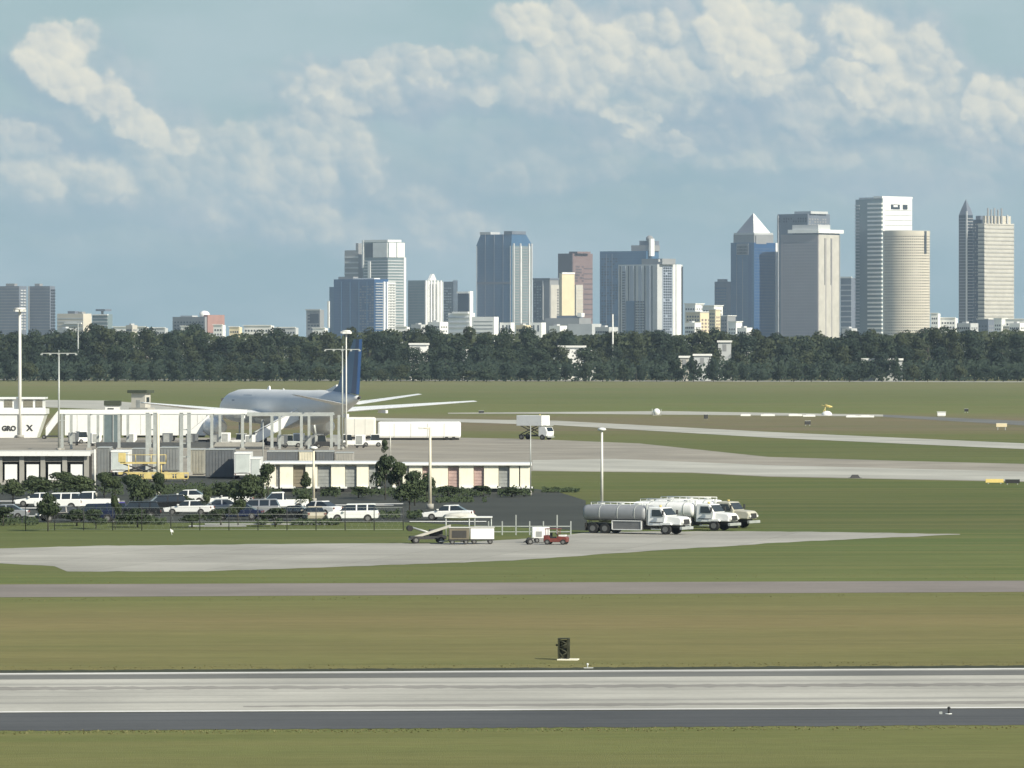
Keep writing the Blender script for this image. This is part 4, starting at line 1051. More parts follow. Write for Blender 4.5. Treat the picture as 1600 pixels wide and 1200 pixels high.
cars = [('suv', W_CLEAN, 'white estate car beside the kerb, rightmost of the front row', 552, 816, 178), ('pickup', W_CLEAN, 'white pickup parked before the left cream shed', 438, 798, 184),
        ('sedan', W_PAINT, 'white saloon nosing out behind the white estate car', 496, 806, 150), ('sedan', CBLK, 'black saloon between the white pickup and white estate car', 455, 814, 175),
        ('sedan', BEI, 'beige saloon tucked behind the bonnet of the white estate car', 490, 815, 100), ('sedan', W_CLEAN, 'white saloon with a small tree at its tail, third from the left pole', 295, 805, 170),
        ('suv', CBLK, 'black estate car at the foot of the warm cream lamp pole', 255, 801, 190), ('sedan', W_PAINT, 'white saloon in the row behind, right of the cream lamp pole', 292, 787, 175), ('sedan', SILV, 'silver saloon left of the dark bush', 342, 803, 185),
        ('suv', NAVY, 'navy estate car in the front row left of the violet car', 146, 816, 178), ('sedan', CBLK, 'black saloon leftmost of the front row', 96, 815, 200), ('pickup', W_CLEAN, 'white pickup behind the navy estate car', 142, 797, 180),
        ('suv', W_CLEAN, 'white estate car behind the leftmost black saloon', 92, 797, 175), ('sedan', PURP, 'violet saloon behind the right end of the navy estate car', 184, 808, 95), ('sedan', SILV, 'silver saloon half cut by the left photo edge', 6, 812, 180),
        ('sedan', W_PAINT, 'white saloon behind the yellow belt loader', 700, 813, 172), ('suv', SILV, 'silver estate car right of the dark bush', 400, 808, 178), ('sedan', W_CLEAN, 'white saloon at the far left end of the rear row', 60, 792, 176), ('suv', CBLK, 'black estate car right of the violet car', 212, 812, 184), ('sedan', NAVY, 'navy saloon just left of the silver estate car by the bush', 372, 812, 176), ('sedan', W_CLEAN, 'small white saloon on the far side of the car park under the steel container', 360, 790, 180)]
for k, pnt, lab, px, py, rz in cars:
    car(k, pnt, lab, gp(px, py, .01), R(rz), 'cars in the car park')

def fuel_truck(cabm, tankm, label, px, py, rz=-30, group='fuel trucks at the end of the access road'):
    e = thing('fuel_truck', label, 'fuel truck', gp(px, py, .01), R(rz), group)
    sec = []
    for x, q in ((-4.9, .80), (-4.82, .97), (-4.6, 1.0), (1.0, 1.0), (1.22, .97), (1.3, .80)):
        ring = []
        for i in range(28):
            t = 2 * PI * i / 28; c, s = math.cos(t), math.sin(t)
            ring.append((x, 1.24 * q * math.copysign(abs(c) ** .72, c), 2.02 + .80 * q * math.copysign(abs(s) ** .72, s)))
        sec.append(ring)
    e.scale = (1.0, .95, .89)
    part('tank', MB().loft(sec), tankm, e)
    for x in (-3.2, -1.4, .3):
        b = []
        for i in range(28):
            t = 2 * PI * i / 28; c, s = math.cos(t), math.sin(t)
            b.append((1.265 * math.copysign(abs(c) ** .72, c), 2.02 + .825 * math.copysign(abs(s) ** .72, s)))
        part('tank_band', MB().loft([[(x + d, y, z) for y, z in b] for d in (-.04, .04)]), STEEL, e)
    part('walkway', MB().box(-4.3, .9, -.35, .35, 2.80, 2.86), W_PAINT, e)
    rl = MB()
    for y in (-.62, .62):
        rl.tube((-4.3, y, 3.05), (.8, y, 3.05), .035, n=6)
        for x in (-4.3, -3.0, -1.7, -.4, .8): rl.tube((x, y, 2.72), (x, y, 3.05), .03, n=6)
    part('top_rail', rl, W_PAINT, e)
    for x in (-3.6, -1.6, .1): part('hatch', MB().tube((x, 0, 2.84), (x, 0, 2.97), .28, n=14), STEEL, e)
    part('chassis', MB().box(-4.9, 4.5, -.48, .48, .62, .98), CHAS, e)
    for s in (-1, 1):
        cb = part('side_cabinet', MB().box(-1.9, 1.0, s * .55 if s > 0 else -1.17, 1.17 if s > 0 else s * .55, .42, 1.28), mat('dull_aluminium', (.20, .20, .20), .5, .3, sc=2), e, bevel=.02)
        fr = MB(); yo = s * 1.19
        for a in ((-1.95, 1.05, 1.24, 1.33), (-1.95, 1.05, .38, .46), (-1.95, -1.87, .38, 1.33), (.95, 1.05, .38, 1.33)):
            fr.box(a[0], a[1], yo - .03, yo + .03, a[2], a[3])
        part('cabinet_frame', fr, W_PAINT, cb)
        part('fender', MB().box(-4.5, -2.15, s * 1.2 if s > 0 else -1.24, 1.24 if s > 0 else s * 1.2, 1.06, 1.14), CHAS, e)
        for x in (-2.65, -3.85): wheel(e, x, s * .98, .5, .46)
        wheel(e, 3.35, s * 1.0, .5, .30)
    for s in (-1, 1): part('mud_flap', MB().box(-4.6, -4.55, s * 1.0 - .25, s * 1.0 + .25, .25, 1.0), BLACK, e)
    part('cab', MB().side([(1.55, .85), (3.2, .85), (3.35, 1.85), (2.85, 2.62), (1.65, 2.68), (1.55, 2.5)], lambda z: 1.12 - .10 * max(0, (z - 1.8))), cabm, e, bevel=.07)
    part('bonnet', MB().side([(3.0, .95), (4.75, .92), (4.85, 1.45), (4.6, 1.72), (3.1, 1.86)], lambda z: .98 - .16 * max(0, z - 1.1)), cabm, e, bevel=.10)
    part('windscreen', MB().hexa([(3.32, -.95, 1.92), (3.38, -.95, 1.90), (3.38, .95, 1.90), (3.32, .95, 1.92)], [(2.88, -.86, 2.52), (2.95, -.86, 2.54), (2.95, .86, 2.54), (2.88, .86, 2.52)]), WIN, e)
    for s in (-1, 1):
        b = MB().hexa([(2.0, s * 1.06, 1.75), (3.1, s * 1.06, 1.75), (3.1, s * 1.135, 1.75), (2.0, s * 1.135, 1.75)], [(2.0, s * 1.02, 2.42), (2.75, s * 1.02, 2.42), (2.75, s * 1.075, 2.42), (2.0, s * 1.075, 2.42)])
        part('side_window', b, WIN, e)
        part('step', MB().box(2.0, 2.9, s * 1.15 - .12, s * 1.15 + .12, .45, .55), STEEL, e)
        part('door_trim', MB().box(1.8, 3.1, s * 1.125 - .02, s * 1.125 + .02, 1.15, 1.22), CHAS, e)
        mr_ = part('mirror', MB().box(3.18, 3.28, s * 1.38 - .1, s * 1.38 + .1, 1.9, 2.35), CHAS, e)
        part('headlight', MB().box(4.70, 4.90, s * .72 - .14, s * .72 + .14, 1.12, 1.32), LAMP, e)
        part('wheel_arch', MB().side([(2.75, .95), (2.9, 1.15), (3.8, 1.15), (3.95, .95)], 1.16) if s < 0 else MB().box(3.0, 3.7, -.3, .3, .9, .94), cabm, e)
    part('grille', MB().box(4.8, 4.9, -.5, .5, 1.0, 1.5), CHAS, e)
    part('bumper', MB().box(4.75, 5.0, -1.1, 1.1, .5, .78), STEEL, e, bevel=.03)
    part('beacon', MB().tube((2.3, 0, 2.66), (2.3, 0, 2.84), .12, n=10), YEL, e)
    part('exhaust', MB().tube((1.42, -.95, .9), (1.42, -.95, 2.95), .07, n=8), STEEL, e)
    part('rear_ladder', ladder((-4.98, .5, .7), (-4.98, .5, 2.7), .4), STEEL, e)
    return e
def ladder(a, b, w):
    mb = MB(); a = Vector(a); b = Vector(b)
    for s in (-.5, .5):
        mb.tube(a + Vector((0, s * w, 0)), b + Vector((0, s * w, 0)), .025, n=5)
    for i in range(7):
        p = a.lerp(b, (i + .5) / 7); mb.tube(p + Vector((0, -w / 2, 0)), p + Vector((0, w / 2, 0)), .018, n=5)
    return mb
fuel_truck(W_CLEAN, TANK, 'nearest fuel truck, grey tank and full white cab in view', 996, 834)
fuel_truck(W_CLEAN, W_PAINT, 'second fuel truck with white tank behind the nearest one', 1072, 828)
fuel_truck(mat('sand_cab_paint', (.48, .46, .38), .45, var=.12, sc=1.5), W_PAINT, 'rearmost fuel truck with sand coloured cab at the right end', 1103, 824)

# ------------------------------------------------------------------ ground equipment
def belt_loader():
    e = thing('belt_loader', 'low belt loader with crossed pale booms left of the white cart', 'belt loader', gp(668, 849, .01), R(8))
    part('chassis', MB().box(-1.5, 1.5, -.7, .7, .35, .6), CHAS, e)
    part('conveyor', MB().hexa([(-1.6, -.45, .25), (1.9, -.45, 1.35), (1.9, .1, 1.35), (-1.6, .1, .25)], [(-1.6, -.45, .45), (1.9, -.45, 1.55), (1.9, .1, 1.55), (-1.6, .1, .45)]), mat('pale_conveyor', (.50, .48, .42), .6, sc=2), e)
    part('support_arm', MB().tube((-1.45, .3, 1.35), (1.0, .3, .65), .09, n=8), STEEL, e)
    part('roller', MB().tube((-1.5, -.5, 1.25), (-1.5, .5, 1.25), .24, n=14), BLACK, e)
    part('engine_box', MB().box(.2, 1.3, .15, .75, .6, 1.15), CHAS, e, bevel=.04)
    for x in (-1.05, 1.05):
        for s in (-1, 1): wheel(e, x, s * .72, .28, .2)
belt_loader()
def cart(label, px, py, m, L=2.1, h=1.1, dark=False):
    e = thing('baggage_cart', label, 'cart', gp(px, py, .01), R(3))
    part('deck', MB().box(-L / 2, L / 2, -.7, .7, .30, .40), CHAS, e)
    part('body_panel', MB().box(-L / 2 + .02, L / 2 - .02, -.66, .66, .41, .41 + h), m, e, bevel=.03)
    part('roof', MB().box(-L / 2 - .03, L / 2 + .03, -.72, .72, .41 + h, .47 + h), ROOFG, e)
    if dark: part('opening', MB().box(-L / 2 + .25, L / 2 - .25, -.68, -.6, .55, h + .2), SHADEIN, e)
    for x in (-L / 3, L / 3):
        for s in (-1, 1): wheel(e, x, s * .6, .2, .14)
    part('tow_bar', MB().tube((-L / 2, 0, .3), (-L / 2 - .8, 0, .2), .04, n=6), STEEL, e)
cart('bright white box cart at the right end of the cart row', 753, 850, W_CLEAN, 2.0, .95)
cart('brown open sided cart left of the white box cart', 717, 850.5, mat('brown_tarp', (.16, .14, .10), .8, sc=3), 1.7, .95, True)
def shelter():
    e = thing('small_shelter', 'small flat roofed shelter behind the baggage carts', 'shelter', gp(735, 838, 0), 0)
    part('roof', MB().box(-2.2, 1.9, -.8, .9, 1.62, 1.72), W_PAINT, e)
    part('canvas_cover', MB().ball((-.9, -.1, 1.72), .5, 12, 6, 3.0, 1.5, .7), mat('pale_canvas', (.52, .51, .46), .8, sc=2), e)
    for x in (-2.1, -.1, 1.8):
        for y in (-.7, .8): part('post', MB().tube((x, y, 0), (x, y, 1.62), .05, n=6), STEEL, e)
shelter()
def tug():
    e = thing('baggage_tug', 'rusty red baggage tug on the access road', 'tug', gp(869, 851, .01), R(-12)); e.scale = (.92, .92, .85)
    part('body', MB().side([(-1.05, .25), (1.05, .25), (1.1, .65), (.95, .78), (.2, .82), (.1, .62), (-.5, .62), (-.55, .9), (-1.05, .9)], .58), RED, e, bevel=.04)
    part('seat', MB().box(-.45, -.05, -.45, .45, .62, .76), BLACK, e); part('seat_back', MB().box(-.5, -.42, -.45, .45, .76, 1.15), BLACK, e)
    for x in (-.85, .25):
        for s in (-.5, .5): part('roof_post', MB().tube((x, s, .8), (x, s, 1.5), .035, n=6), RED, e)
    part('roof', MB().box(-.95, .4, -.56, .56, 1.5, 1.56), RED, e)
    part('steering_wheel', MB().tube((.05, 0, .98), (.09, 0, 1.02), .2, n=12), BLACK, e)
    part('engine_cover', MB().box(.3, .9, -.4, .4, .8, .95), W_PAINT, e)
    for x in (-.7, .75):
        for s in (-1, 1): wheel(e, x, s * .55, .26, .2)
tug()
def gpu():
    e = thing('power_unit', 'grey white ground power box left of the red tug', 'generator', gp(846, 848, .01), R(4))
    part('housing', MB().box(-.8, .65, -.45, .45, .38, 1.3), W_PAINT, e, bevel=.04); part('grille', MB().box(-.5, .0, -.47, -.44, .5, .95), GREYD, e)
    for x in (-.4, .4):
        for s in (-1, 1): wheel(e, x, s * .42, .2, .14)
    h = thing('wheel_chock_cart', 'tiny black two wheeled cart at the left of the power box', 'cart', gp(827, 851, .01), R(15))
    part('frame', MB().tube((-.5, 0, .2), (.4, 0, .55), .04, n=6).tube((-.3, 0, .25), (.35, 0, .25), .04, n=6), CHAS, h)
    for s in (-1, 1): wheel(h, 0, s * .28, .24, .12)
    part('hose_reel', MB().tube((0, -.16, .38), (0, .16, .38), .22, n=12), CHAS, h)
gpu()

# barrier rail right of the carts
def barrier():
    e = thing('barrier_rail', 'low white barrier rail behind the baggage carts and tug', 'barrier', gp(742, 836, 0), 0)
    x0 = 0; k = (H * F / 306) / F
    part('rail', MB().box(0, 150 * k, -.04, .04, .72, .80), STEEL, e); part('lower_rail', MB().box(0, 150 * k, -.03, .03, .25, .32), STEEL, e)
    for i in range(8):
        x = i * 150 * k / 7
        part('post', MB().box(x - .05, x + .05, -.06, .06, 0, 1.2 if i % 3 else 1.75), STEEL, e)
barrier()
def fence():
    e = thing('chain_link_fence', 'thin grey chain link fence along the grass verge', 'fence', gp(40, 829, 0), 0)
    k = H / 299; n_ = 14; L = 590 * k
    for i in range(n_):
        x = i * L / (n_ - 1); part('post', MB().tube((x, 0, 0), (x, 0, 2.1), .04, n=6), CHAS, e)
    w = MB()
    for z in (.1, .8, 1.45, 2.05): w.tube((0, 0, z), (L, 0, z), .012, n=4)
    q = 0
    while q < L:
        w.tube((q, 0, .1), (q + .95 * 1.0, 0, 2.05), .003, n=3, caps=False); w.tube((q + .95, 0, .1), (q, 0, 2.05), .003, n=3, caps=False); q += .6
    part('wire_mesh', w, STEEL, e, kind='stuff')
fence()

# ------------------------------------------------------------------ lamp poles
def pole(label, px, ybase, ytop, r=.16, m=None, head='plate', arm=0, col2=None):
    x, D, _ = gp(px, ybase); k = D / F
    hgt = (ybase - ytop) * k
    e = thing('light_pole', label, 'light pole', (x, D, 0))
    m = m or POLE
    part('base', MB().tube((0, 0, 0), (0, 0, .5), r * 2.2, n=12), CONCW, e)
    part('shaft', MB().tube((0, 0, .5), (0, 0, hgt), r, r * .7, 10), m, e)
    if head == 'plate':
        w = (9 if r > .2 else 7) * k
        part('lamp_ring', MB().tube((0, 0, hgt), (0, 0, hgt + (.35 if r > .2 else .2)), w, w * .9, 16), m, e)
        for i in range(6):
            a = i * PI / 3
            part('floodlight', MB().box(w * .8 * math.cos(a) - .3, w * .8 * math.cos(a) + .3, w * .8 * math.sin(a) - .25, w * .8 * math.sin(a) + .25, hgt - .35, hgt), LAMP, e)
    elif head == 'cross':
        w = arm * k
        part('cross_arm', MB().box(-w, w, -.06, .06, hgt - .06, hgt + .06), m, e)
        for i in range(5):
            q = -w + i * w / 2
            part('floodlight', MB().box(q - .16, q + .16, -.15, .15, hgt - .28, hgt - .06), STEEL, e)
        part('top_spike', MB().tube((0, 0, hgt), (0, 0, hgt + 5 * k), .06, n=5), m, e)
    elif head == 'arm':
        w = arm * k
        part('arm', MB().tube((0, 0, hgt - .1), (w, 0, hgt), .07, n=6), m, e)
        part('lantern', MB().box(min(w, w * .6), max(w, w * .6), -.2, .2, hgt - .15, hgt + .08), LAMP, e, bevel=.04)
    elif head == 'disc':
        part('lantern', MB().ball((0, 0, hgt), .45, 12, 6, 1, 1, .45), LAMP, e)
    return e
pole('tallest white floodlight mast at the far left', 31, 684, 484, .33, head='plate')
pole('grey floodlight mast with wide thin cross arm near the left edge', 92, 705, 552, .16, STEEL, 'cross', 27)
pole('white mast with round head just left of the jet tail', 541, 700, 518, .13, head='plate')
pole('grey mast with wide cross arm beside the jet tail', 535, 703, 546, .14, STEEL, 'cross', 27)
pole('white car park lamp with arm left in front of the right cream shed', 672, 795, 668, .17, WARM, 'arm', -18)
pole('thin faint pole at the right end of the right cream shed', 829, 774, 663, .07, STEEL, 'none')
pole('white lamp pole left of the fuel trucks', 940.5, 792, 671, .15, POLE, 'disc')
pole('cream pole before the left cream shed', 490, 786, 700, .15, WARM, 'disc')
pole('cream pole rising between the yellow dollies', 247, 776, 646, .20, WARM, 'none')
pole('white pole between the open bay building and the grey container', 148, 776, 702, .13, POLE, 'none')
pole('thin dark post under the jet nose', 411, 738, 660, .08, STEEL, 'none')
pole('thin post between the two cream sheds with small lamp', 610, 716, 662, .08, POLE, 'none')
pole('slim white mast rising from the wood left of the striped tower', 957.5, 594, 491, .40, POLE, 'none')
pole('thin pale pole before the tan block in the wood', 122, 594, 505, .28, STEEL, 'none')
pole('thin pole left of the pale trailer', 414, 786, 760, .07, STEEL, 'none')

# ------------------------------------------------------------------ cargo area
def k_at(py): return H / (py - YH)
def shed_long(label, x0, x1, ytop, ybase, doors, m, name='cargo_shed', rise=.5):
    k = k_at(ybase); x, D, _ = gp(x0, ybase); W = (x1 - x0) * k; h = (ybase - ytop) * k
    e = thing(name, label, 'cargo shed', (x, D, 0))
    part('underframe', MB().box(.2, W - .2, .3, 6.7, 0, rise), CHAS, e)
    xs_ = [0.0]
    for a, b, mm, q in doors: xs_ += [(a - x0) * k, (b - x0) * k]
    xs_.append(W)
    part('rear_wall', MB().box(0, W, .5, 7, rise, h - .25), m, e)
    for i in range(0, len(xs_), 2):                       # wall bays stand proud, doors recessed between
        if xs_[i + 1] - xs_[i] > .02:
            part('wall_panel', MB().box(xs_[i] + .01, xs_[i + 1] - .01, 0, .499, rise, h - .25), m, e, bevel=.03)
            part('skirt', MB().box(xs_[i] + .05, xs_[i + 1] + .25, -.18, 0.0, rise - .08, rise + .12), W_PAINT, e)
    for a, b, mm, q in doors:
        d = part('door', MB().box((a - x0) * k + .02, (b - x0) * k - .02, .30, .49, rise + .05, h - .45), mm, e)
        n_ = 6; sl_ = MB(); z0, z1 = rise + .05, h - .45
        for i in range(n_): sl_.box((a - x0) * k + .06, (b - x0) * k - .06, .26, .30, z0 + i * (z1 - z0) / n_ + .03, z0 + (i + 1) * (z1 - z0) / n_ - .03)
        part('door_slats', sl_, mm, d, kind='stuff')
    part('roof', MB().box(-.15, W + .15, -.25, 7.2, h - .25, h), ROOFG if q_ else W_PAINT, e)
    part('gutter', MB().box(-.1, W + .1, -.34, -.25, h - .22, h - .05), W_PAINT, e)
    return e
q_ = False
shed_long('left cream shed with four grey doors', 412, 591, 722, 769, [(431, 437, GREYD, 0), (458, 477, mat('brown_door', (.22, .19, .14), .7, sc=2), 0), (496, 517, GREYD, 0), (539, 557, GREYD, 0), (576, 590, GREYD, 0)], CREAM)
shed_long('right cream shed with faded pink doors', 613, 829, 724, 769, [(618, 629, CHAS, 0), (634, 639, GREYD, 0), (660, 670, PINKD, 0), (700, 717, PINKD, 0), (740, 756, PINKD, 0), (779, 796, GREYD, 0), (811, 812.5, CHAS, 0)], CREAM)

def roof_box(label, x0, x1, ytop, ybase, m):
    k = k_at(ybase); x, D, _ = gp(x0, ybase); W = (x1 - x0) * k; h = (ybase - ytop) * k
    e = thing('storage_container', label, 'container', (x, D, 0))
    part('shell', MB().box(0, W, 0, 5, .15, h), m, e)
    r_ = MB(); n_ = max(4, int(W / .35))
    for i in range(n_): r_.box((i + .25) * W / n_, (i + .7) * W / n_, -.05, 0.0, .3, h - .15)
    part('ribs', r_, m, e, kind='stuff')
    part('top_rail', MB().box(-.03, W + .03, -.07, 5.05, h, h + .1), STEEL, e)
    part('feet', MB().box(.1, W - .1, .1, 4.9, 0, .15), CHAS, e)
    return e
roof_box('grey ribbed container left of the pale box van', 152, 171, 700, 744, CORR)
roof_box('grey ribbed container right of the pale box van', 206, 228, 702, 736, CORR)
roof_box('weathered grey container between the two big portal legs', 250, 278, 700, 737, CORR)
roof_box('tan stained container right of the portal legs', 296, 319, 703, 742, mat('stained_container_paint', (.27, .26, .22), .7, var=.2, sc=1, grime=(.35, .30, .2)))
roof_box('dark grey long container before the white box van', 321, 365, 703, 747, CORR2)
roof_box('dark low container behind the left end of the left cream shed', 417, 465, 706, 722, CORR2)
roof_box('pale low container behind the left cream shed', 467, 492, 706, 722, mat('cream_container_paint', (.62, .58, .46), .6, sc=1))
roof_box('dark low container beside the pale low container', 494, 521, 706, 722, CORR2)
roof_box('pale grey low container rightmost behind the left cream shed', 524, 552, 708, 722, CONCW)

def box_van(label, x0, x1, ytop, ybase, m, rz=0):
    k = k_at(ybase); x, D, _ = gp((x0 + x1) / 2, ybase); W = (x1 - x0) * k; h = (ybase - ytop) * k
    e = thing('box_van', label, 'van', (x, D, .01), R(rz))
    part('cargo_box', MB().box(-W / 2, W / 2, 0, 5.5, .75, h), m, e, bevel=.05)
    part('roll_door', MB().box(-W / 2 + .15, W / 2 - .15, -.04, 0, .85, h - .25), mat('pale_green_grey_door', (.52, .56, .54), .5, sc=1), e)
    part('door_header', MB().box(-W / 2, W / 2, -.07, 0.0, h - .2, h - .02), W_CLEAN, e)
    part('bumper', MB().box(-W / 2, W / 2, -.25, 0, .5, .68), W_PAINT, e)
    part('chassis', MB().box(-.5, .5, -.1, 7, .45, .74), CHAS, e)
    part('cab', MB().side([(-1, .6), (1, .6), (1, 2.2), (-1, 2.2)], .9), m, e, bevel=.1, loc=(0, 6.6, 0), rz=R(90))
    for y in (1.2, 6.8):
        for s in (-1, 1): part('wheel', MB().tube((s * (W / 2 - .3), y, .42), (s * (W / 2 - .02), y, .42), .42, n=16), BLACK, e)
    for s in (-1, 1): part('tail_light', MB().box(s * (W / 2 - .15) - .08, s * (W / 2 - .15) + .08, -.27, -.25, .55, .65), RED, e)
    return e
box_van('pale green grey box van seen from behind near the yellow dollies', 173, 202, 704, 744, W_PAINT)
box_van('white box van right of the dark grey container', 366, 392, 707, 749, W_PAINT)
box_van('smaller white box van tucked before the right side of the other white van', 391, 408, 715, 757, W_PAINT)

def dolly(label, px, ybase):
    x, D, _ = gp(px, ybase)
    e = thing('container_dolly', label, 'dolly', (x, D, .01), R(2), 'yellow container dollies')
    part('deck', MB().box(-1.65, 1.65, -.9, .9, .95, 1.12), YEL, e, bevel=.02)
    part('side_frame', MB().box(-1.6, 1.6, -.92, -.82, .35, .45), YEL, e)
    for q in (-1.2, .2):
        part('drop_box', MB().box(q, q + .95, -.95, -.4, .40, .92), YEL, e, bevel=.03)
    for q in (-1.6, 0, 1.6): part('upright', MB().box(q - .05, q + .05, -.9, .9, .45, .95), YEL, e)
    part('end_rail', MB().tube((-1.6, -.85, 1.1), (-1.6, -.85, 2.0), .05, n=6).tube((-1.6, .85, 1.1), (-1.6, .85, 2.0), .05, n=6).tube((-1.6, -.85, 2.0), (-1.6, .85, 2.0), .05, n=6), YEL, e)
    for q in (-1.2, 1.2):
        for s in (-1, 1): wheel(e, q, s * .75, .26, .18)
dolly('left yellow container dolly by the pale van', 222, 753)
dolly('right yellow container dolly before the portal leg', 273, 753)

def cargo_loader():
    x, D, _ = gp(216, 747)
    e = thing('cargo_loader', 'yellow cargo loader with raised deck behind the yellow dollies', 'loader', (x, D, .01), R(2))
    part('lower_frame', MB().box(-2.4, 3.6, -.9, .9, .45, .75), YEL, e); part('raised_deck', MB().box(-2.2, 3.4, -1.0, 1.0, 1.75, 1.95), YEL, e)
    part('scissor_arm', MB().tube((-1.8, -.9, .75), (1.2, -.9, 1.75), .08, n=6).tube((1.2, -.9, .75), (-1.8, -.9, 1.75), .08, n=6).tube((.6, -.9, .75), (3.2, -.9, 1.75), .08, n=6).tube((3.2, -.9, .75), (.6, -.9, 1.75), .08, n=6), CHAS, e)
    for q in (-2.2, -.3, 1.6, 3.4): part('guard_post', MB().tube((q, -.95, 1.95), (q, -.95, 2.9), .05, n=6), YEL, e)
    part('guard_rail', MB().tube((-2.2, -.95, 2.85), (3.4, -.95, 2.85), .045, n=6), YEL, e)
    part('operator_box', MB().box(-2.4, -1.5, -1.1, -.5, 1.96, 3.1), YEL, e, bevel=.03)
    for q in (-1.6, 0.6, 2.8):
        for s_ in (-1, 1): wheel(e, q, s_ * .85, .34, .2)
cargo_loader()

# open bay building at far left
def bay_building():
    k = k_at(757); x, D, _ = gp(-40, 757); W = 178 * k; h = 52 * k
    e = thing('open_bay_building', 'long open bay loading building with pale flat roof at far left', 'building', (x, D, 0))
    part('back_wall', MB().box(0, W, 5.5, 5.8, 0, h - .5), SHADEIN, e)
    part('roof', MB().box(-.3, W + .3, -.5, 6, h - .28, h), ROOFG, e)
    part('fascia', MB().box(-.3, W + .3, -.62, -.5, h - .55, h - .05), W_PAINT, e)
    part('lintel', MB().box(0, W - .01, 0, .4, h - 1.25, h - .29), mat('brown_grey_lintel', (.14, .135, .12), .8, sc=1), e)
    for px in (-34, 0, 34, 67, 101, 135):
        q = (px + 40) * k; part('column', MB().box(q - .27, q + .27, -.1, .55, 0, h - .56), CONCW, e)
    part('floor_slab', MB().box(0, W, -.6, 5.5, 0, .25), CONCW, e)
    for px in (17, 51, 85, 120):
        q = (px + 40) * k
        b = part('loading_door', MB().box(q - .72, q + .72, .1, .3, .55, 2.35), W_CLEAN, e)
        part('door_frame', MB().box(q - .82, q + .82, .3, .5, .5, 2.45), CHAS, b)
        part('dock_step', MB().box(q - .8, q + .8, -.3, .1, .25, .5), CONCW, e)
bay_building()

# steel portal frames
def portal():
    yb = 703; k = k_at(yb); x, D, _ = gp(95, yb)
    e = thing('steel_canopy', 'long white steel canopy frame on paired grey columns', 'canopy', (x, D, 0))
    h = (yb - 640) * k
    W = (386 - 95) * k
    part('fascia_beam', MB().box(-.3, W, -.25, .25, h - .65, h), W_CLEAN, e)
    part('rear_beam', MB().box(-.3, (520 - 95) * k, 5.8, 6.1, h - .9, h - .5), STEEL, e)
    part('side_beam', MB().box(W, (520 - 95) * k, -.12, .12, h - 1.0, h - .8), STEEL, e)
    for i, px in enumerate((97, 139, 186, 234, 283, 331, 379, 425, 471, 518)):
        q = (px - 95) * k
        part('column', MB().box(q - .22, q + .22, -.2, .2, 0, h - .66 if px < 386 else h - 1.01), STEEL, e)
        part('column', MB().box(q + .75, q + 1.15, 5.75, 6.15, 0, h - .91), STEEL, e)
        part('cross_beam', MB().box(q + .1, q + .3, .26, 5.74, h - .9, h - .66), STEEL, e)
        part('footing', MB().box(q - .4, q + .4, -.4, .4, 0, .35), CONCW, e)
portal()
def heavy_leg(label, px):
    k = k_at(742); x, D, _ = gp(px, 742); h = (742 - 645) * k
    e = thing('gantry_leg', label, 'gantry', (x, D, 0), 0, 'paired gantry legs')
    for s in (-.45, .5):
        part('post', MB().box(s - .22, s + .22, -.22, .22, 0, h), STEEL, e)
    for z in (2.2, 3.9, 5.6): part('brace', MB().box(-.23, .28, -.08, .08, z, z + .14), STEEL, e)
    part('cap', MB().box(-.75, .8, -.3, .3, h, h + .18), W_PAINT, e)
    part('footing', MB().box(-.9, .95, -.5, .5, 0, .4), CONCW, e)
heavy_leg('left paired gantry leg above the yellow dollies', 236)
heavy_leg('right paired gantry leg above the yellow dollies', 289)

# low wall behind containers
wl_ = MB().box(0, 26, 0, .25, 0, 1.1)
solo('concrete_wall', 'low concrete barrier wall under the steel canopy', 'wall', wl_, CONCW, gp(150, 702, 0))

# big white cargo units on the far side
def letters(txt, size, loc, parent, m, name='lettering'):
    cu = bpy.data.curves.new(name, 'FONT'); cu.body = txt; cu.size = size; cu.extrude = .03
    cu.materials.append(m)
    o = bpy.data.objects.new(name, cu); o.location = loc; o.rotation_euler = (R(90), 0, 0)
    cu.offset = .06
    COL.objects.link(o); bpy.context.view_layer.update()
    me = bpy.data.meshes.new_from_object(o.evaluated_get(bpy.context.evaluated_depsgraph_get()))
    bpy.data.objects.remove(o)
    n_ = bpy.data.objects.new(name, me); n_.location = loc; n_.rotation_euler = (R(90), 0, 0)
    return link(n_, parent)
def flared_unit():
    yb = 684; k = k_at(yb); x, D, _ = gp(-22, yb); W = 92 * k; h = 45 * k
    e = thing('flared_cargo_building', 'white building with slanting right wall and dark lettering at far left', 'building', (x, D, 0))
    part('lower_hall', MB().hexa([(0, 0, 0), (W - 1.4, 0, 0), (W - 1.4, 7, 0), (0, 7, 0)], [(0, 0, h - .9), (W, 0, h - .9), (W, 7, h - .9), (0, 7, h - .9)]), W_PAINT, e)
    part('cornice', MB().box(-.2, W + .2, -.25, 7.2, h - .88, h), W_CLEAN, e)
    part('upper_storey', MB().box(0, W - .4, .6, 6.4, h + .01, h + 1.7), W_PAINT, e)
    part('flat_roof', MB().box(-.3, W, .2, 6.8, h + 1.71, h + 2.0), W_CLEAN, e)
    for a, b in ((28, 41), (58, 73), (77, 88)):
        w_ = part('window', MB().box(a * k, b * k, .52, .62, h + .35, h + 1.55), mat('brown_glass', (.20, .19, .15), .3, sc=2), e)
        part('window_frame', MB().box(a * k - .06, b * k + .06, .54, .60, h + .25, h + .35), CHAS, w_)
    letters('GRO', 1.12, (25 * k, -.04, 1.25), e, CHAS); letters('X', 1.35, (64 * k, -.04, 1.25), e, CHAS)
flared_unit()
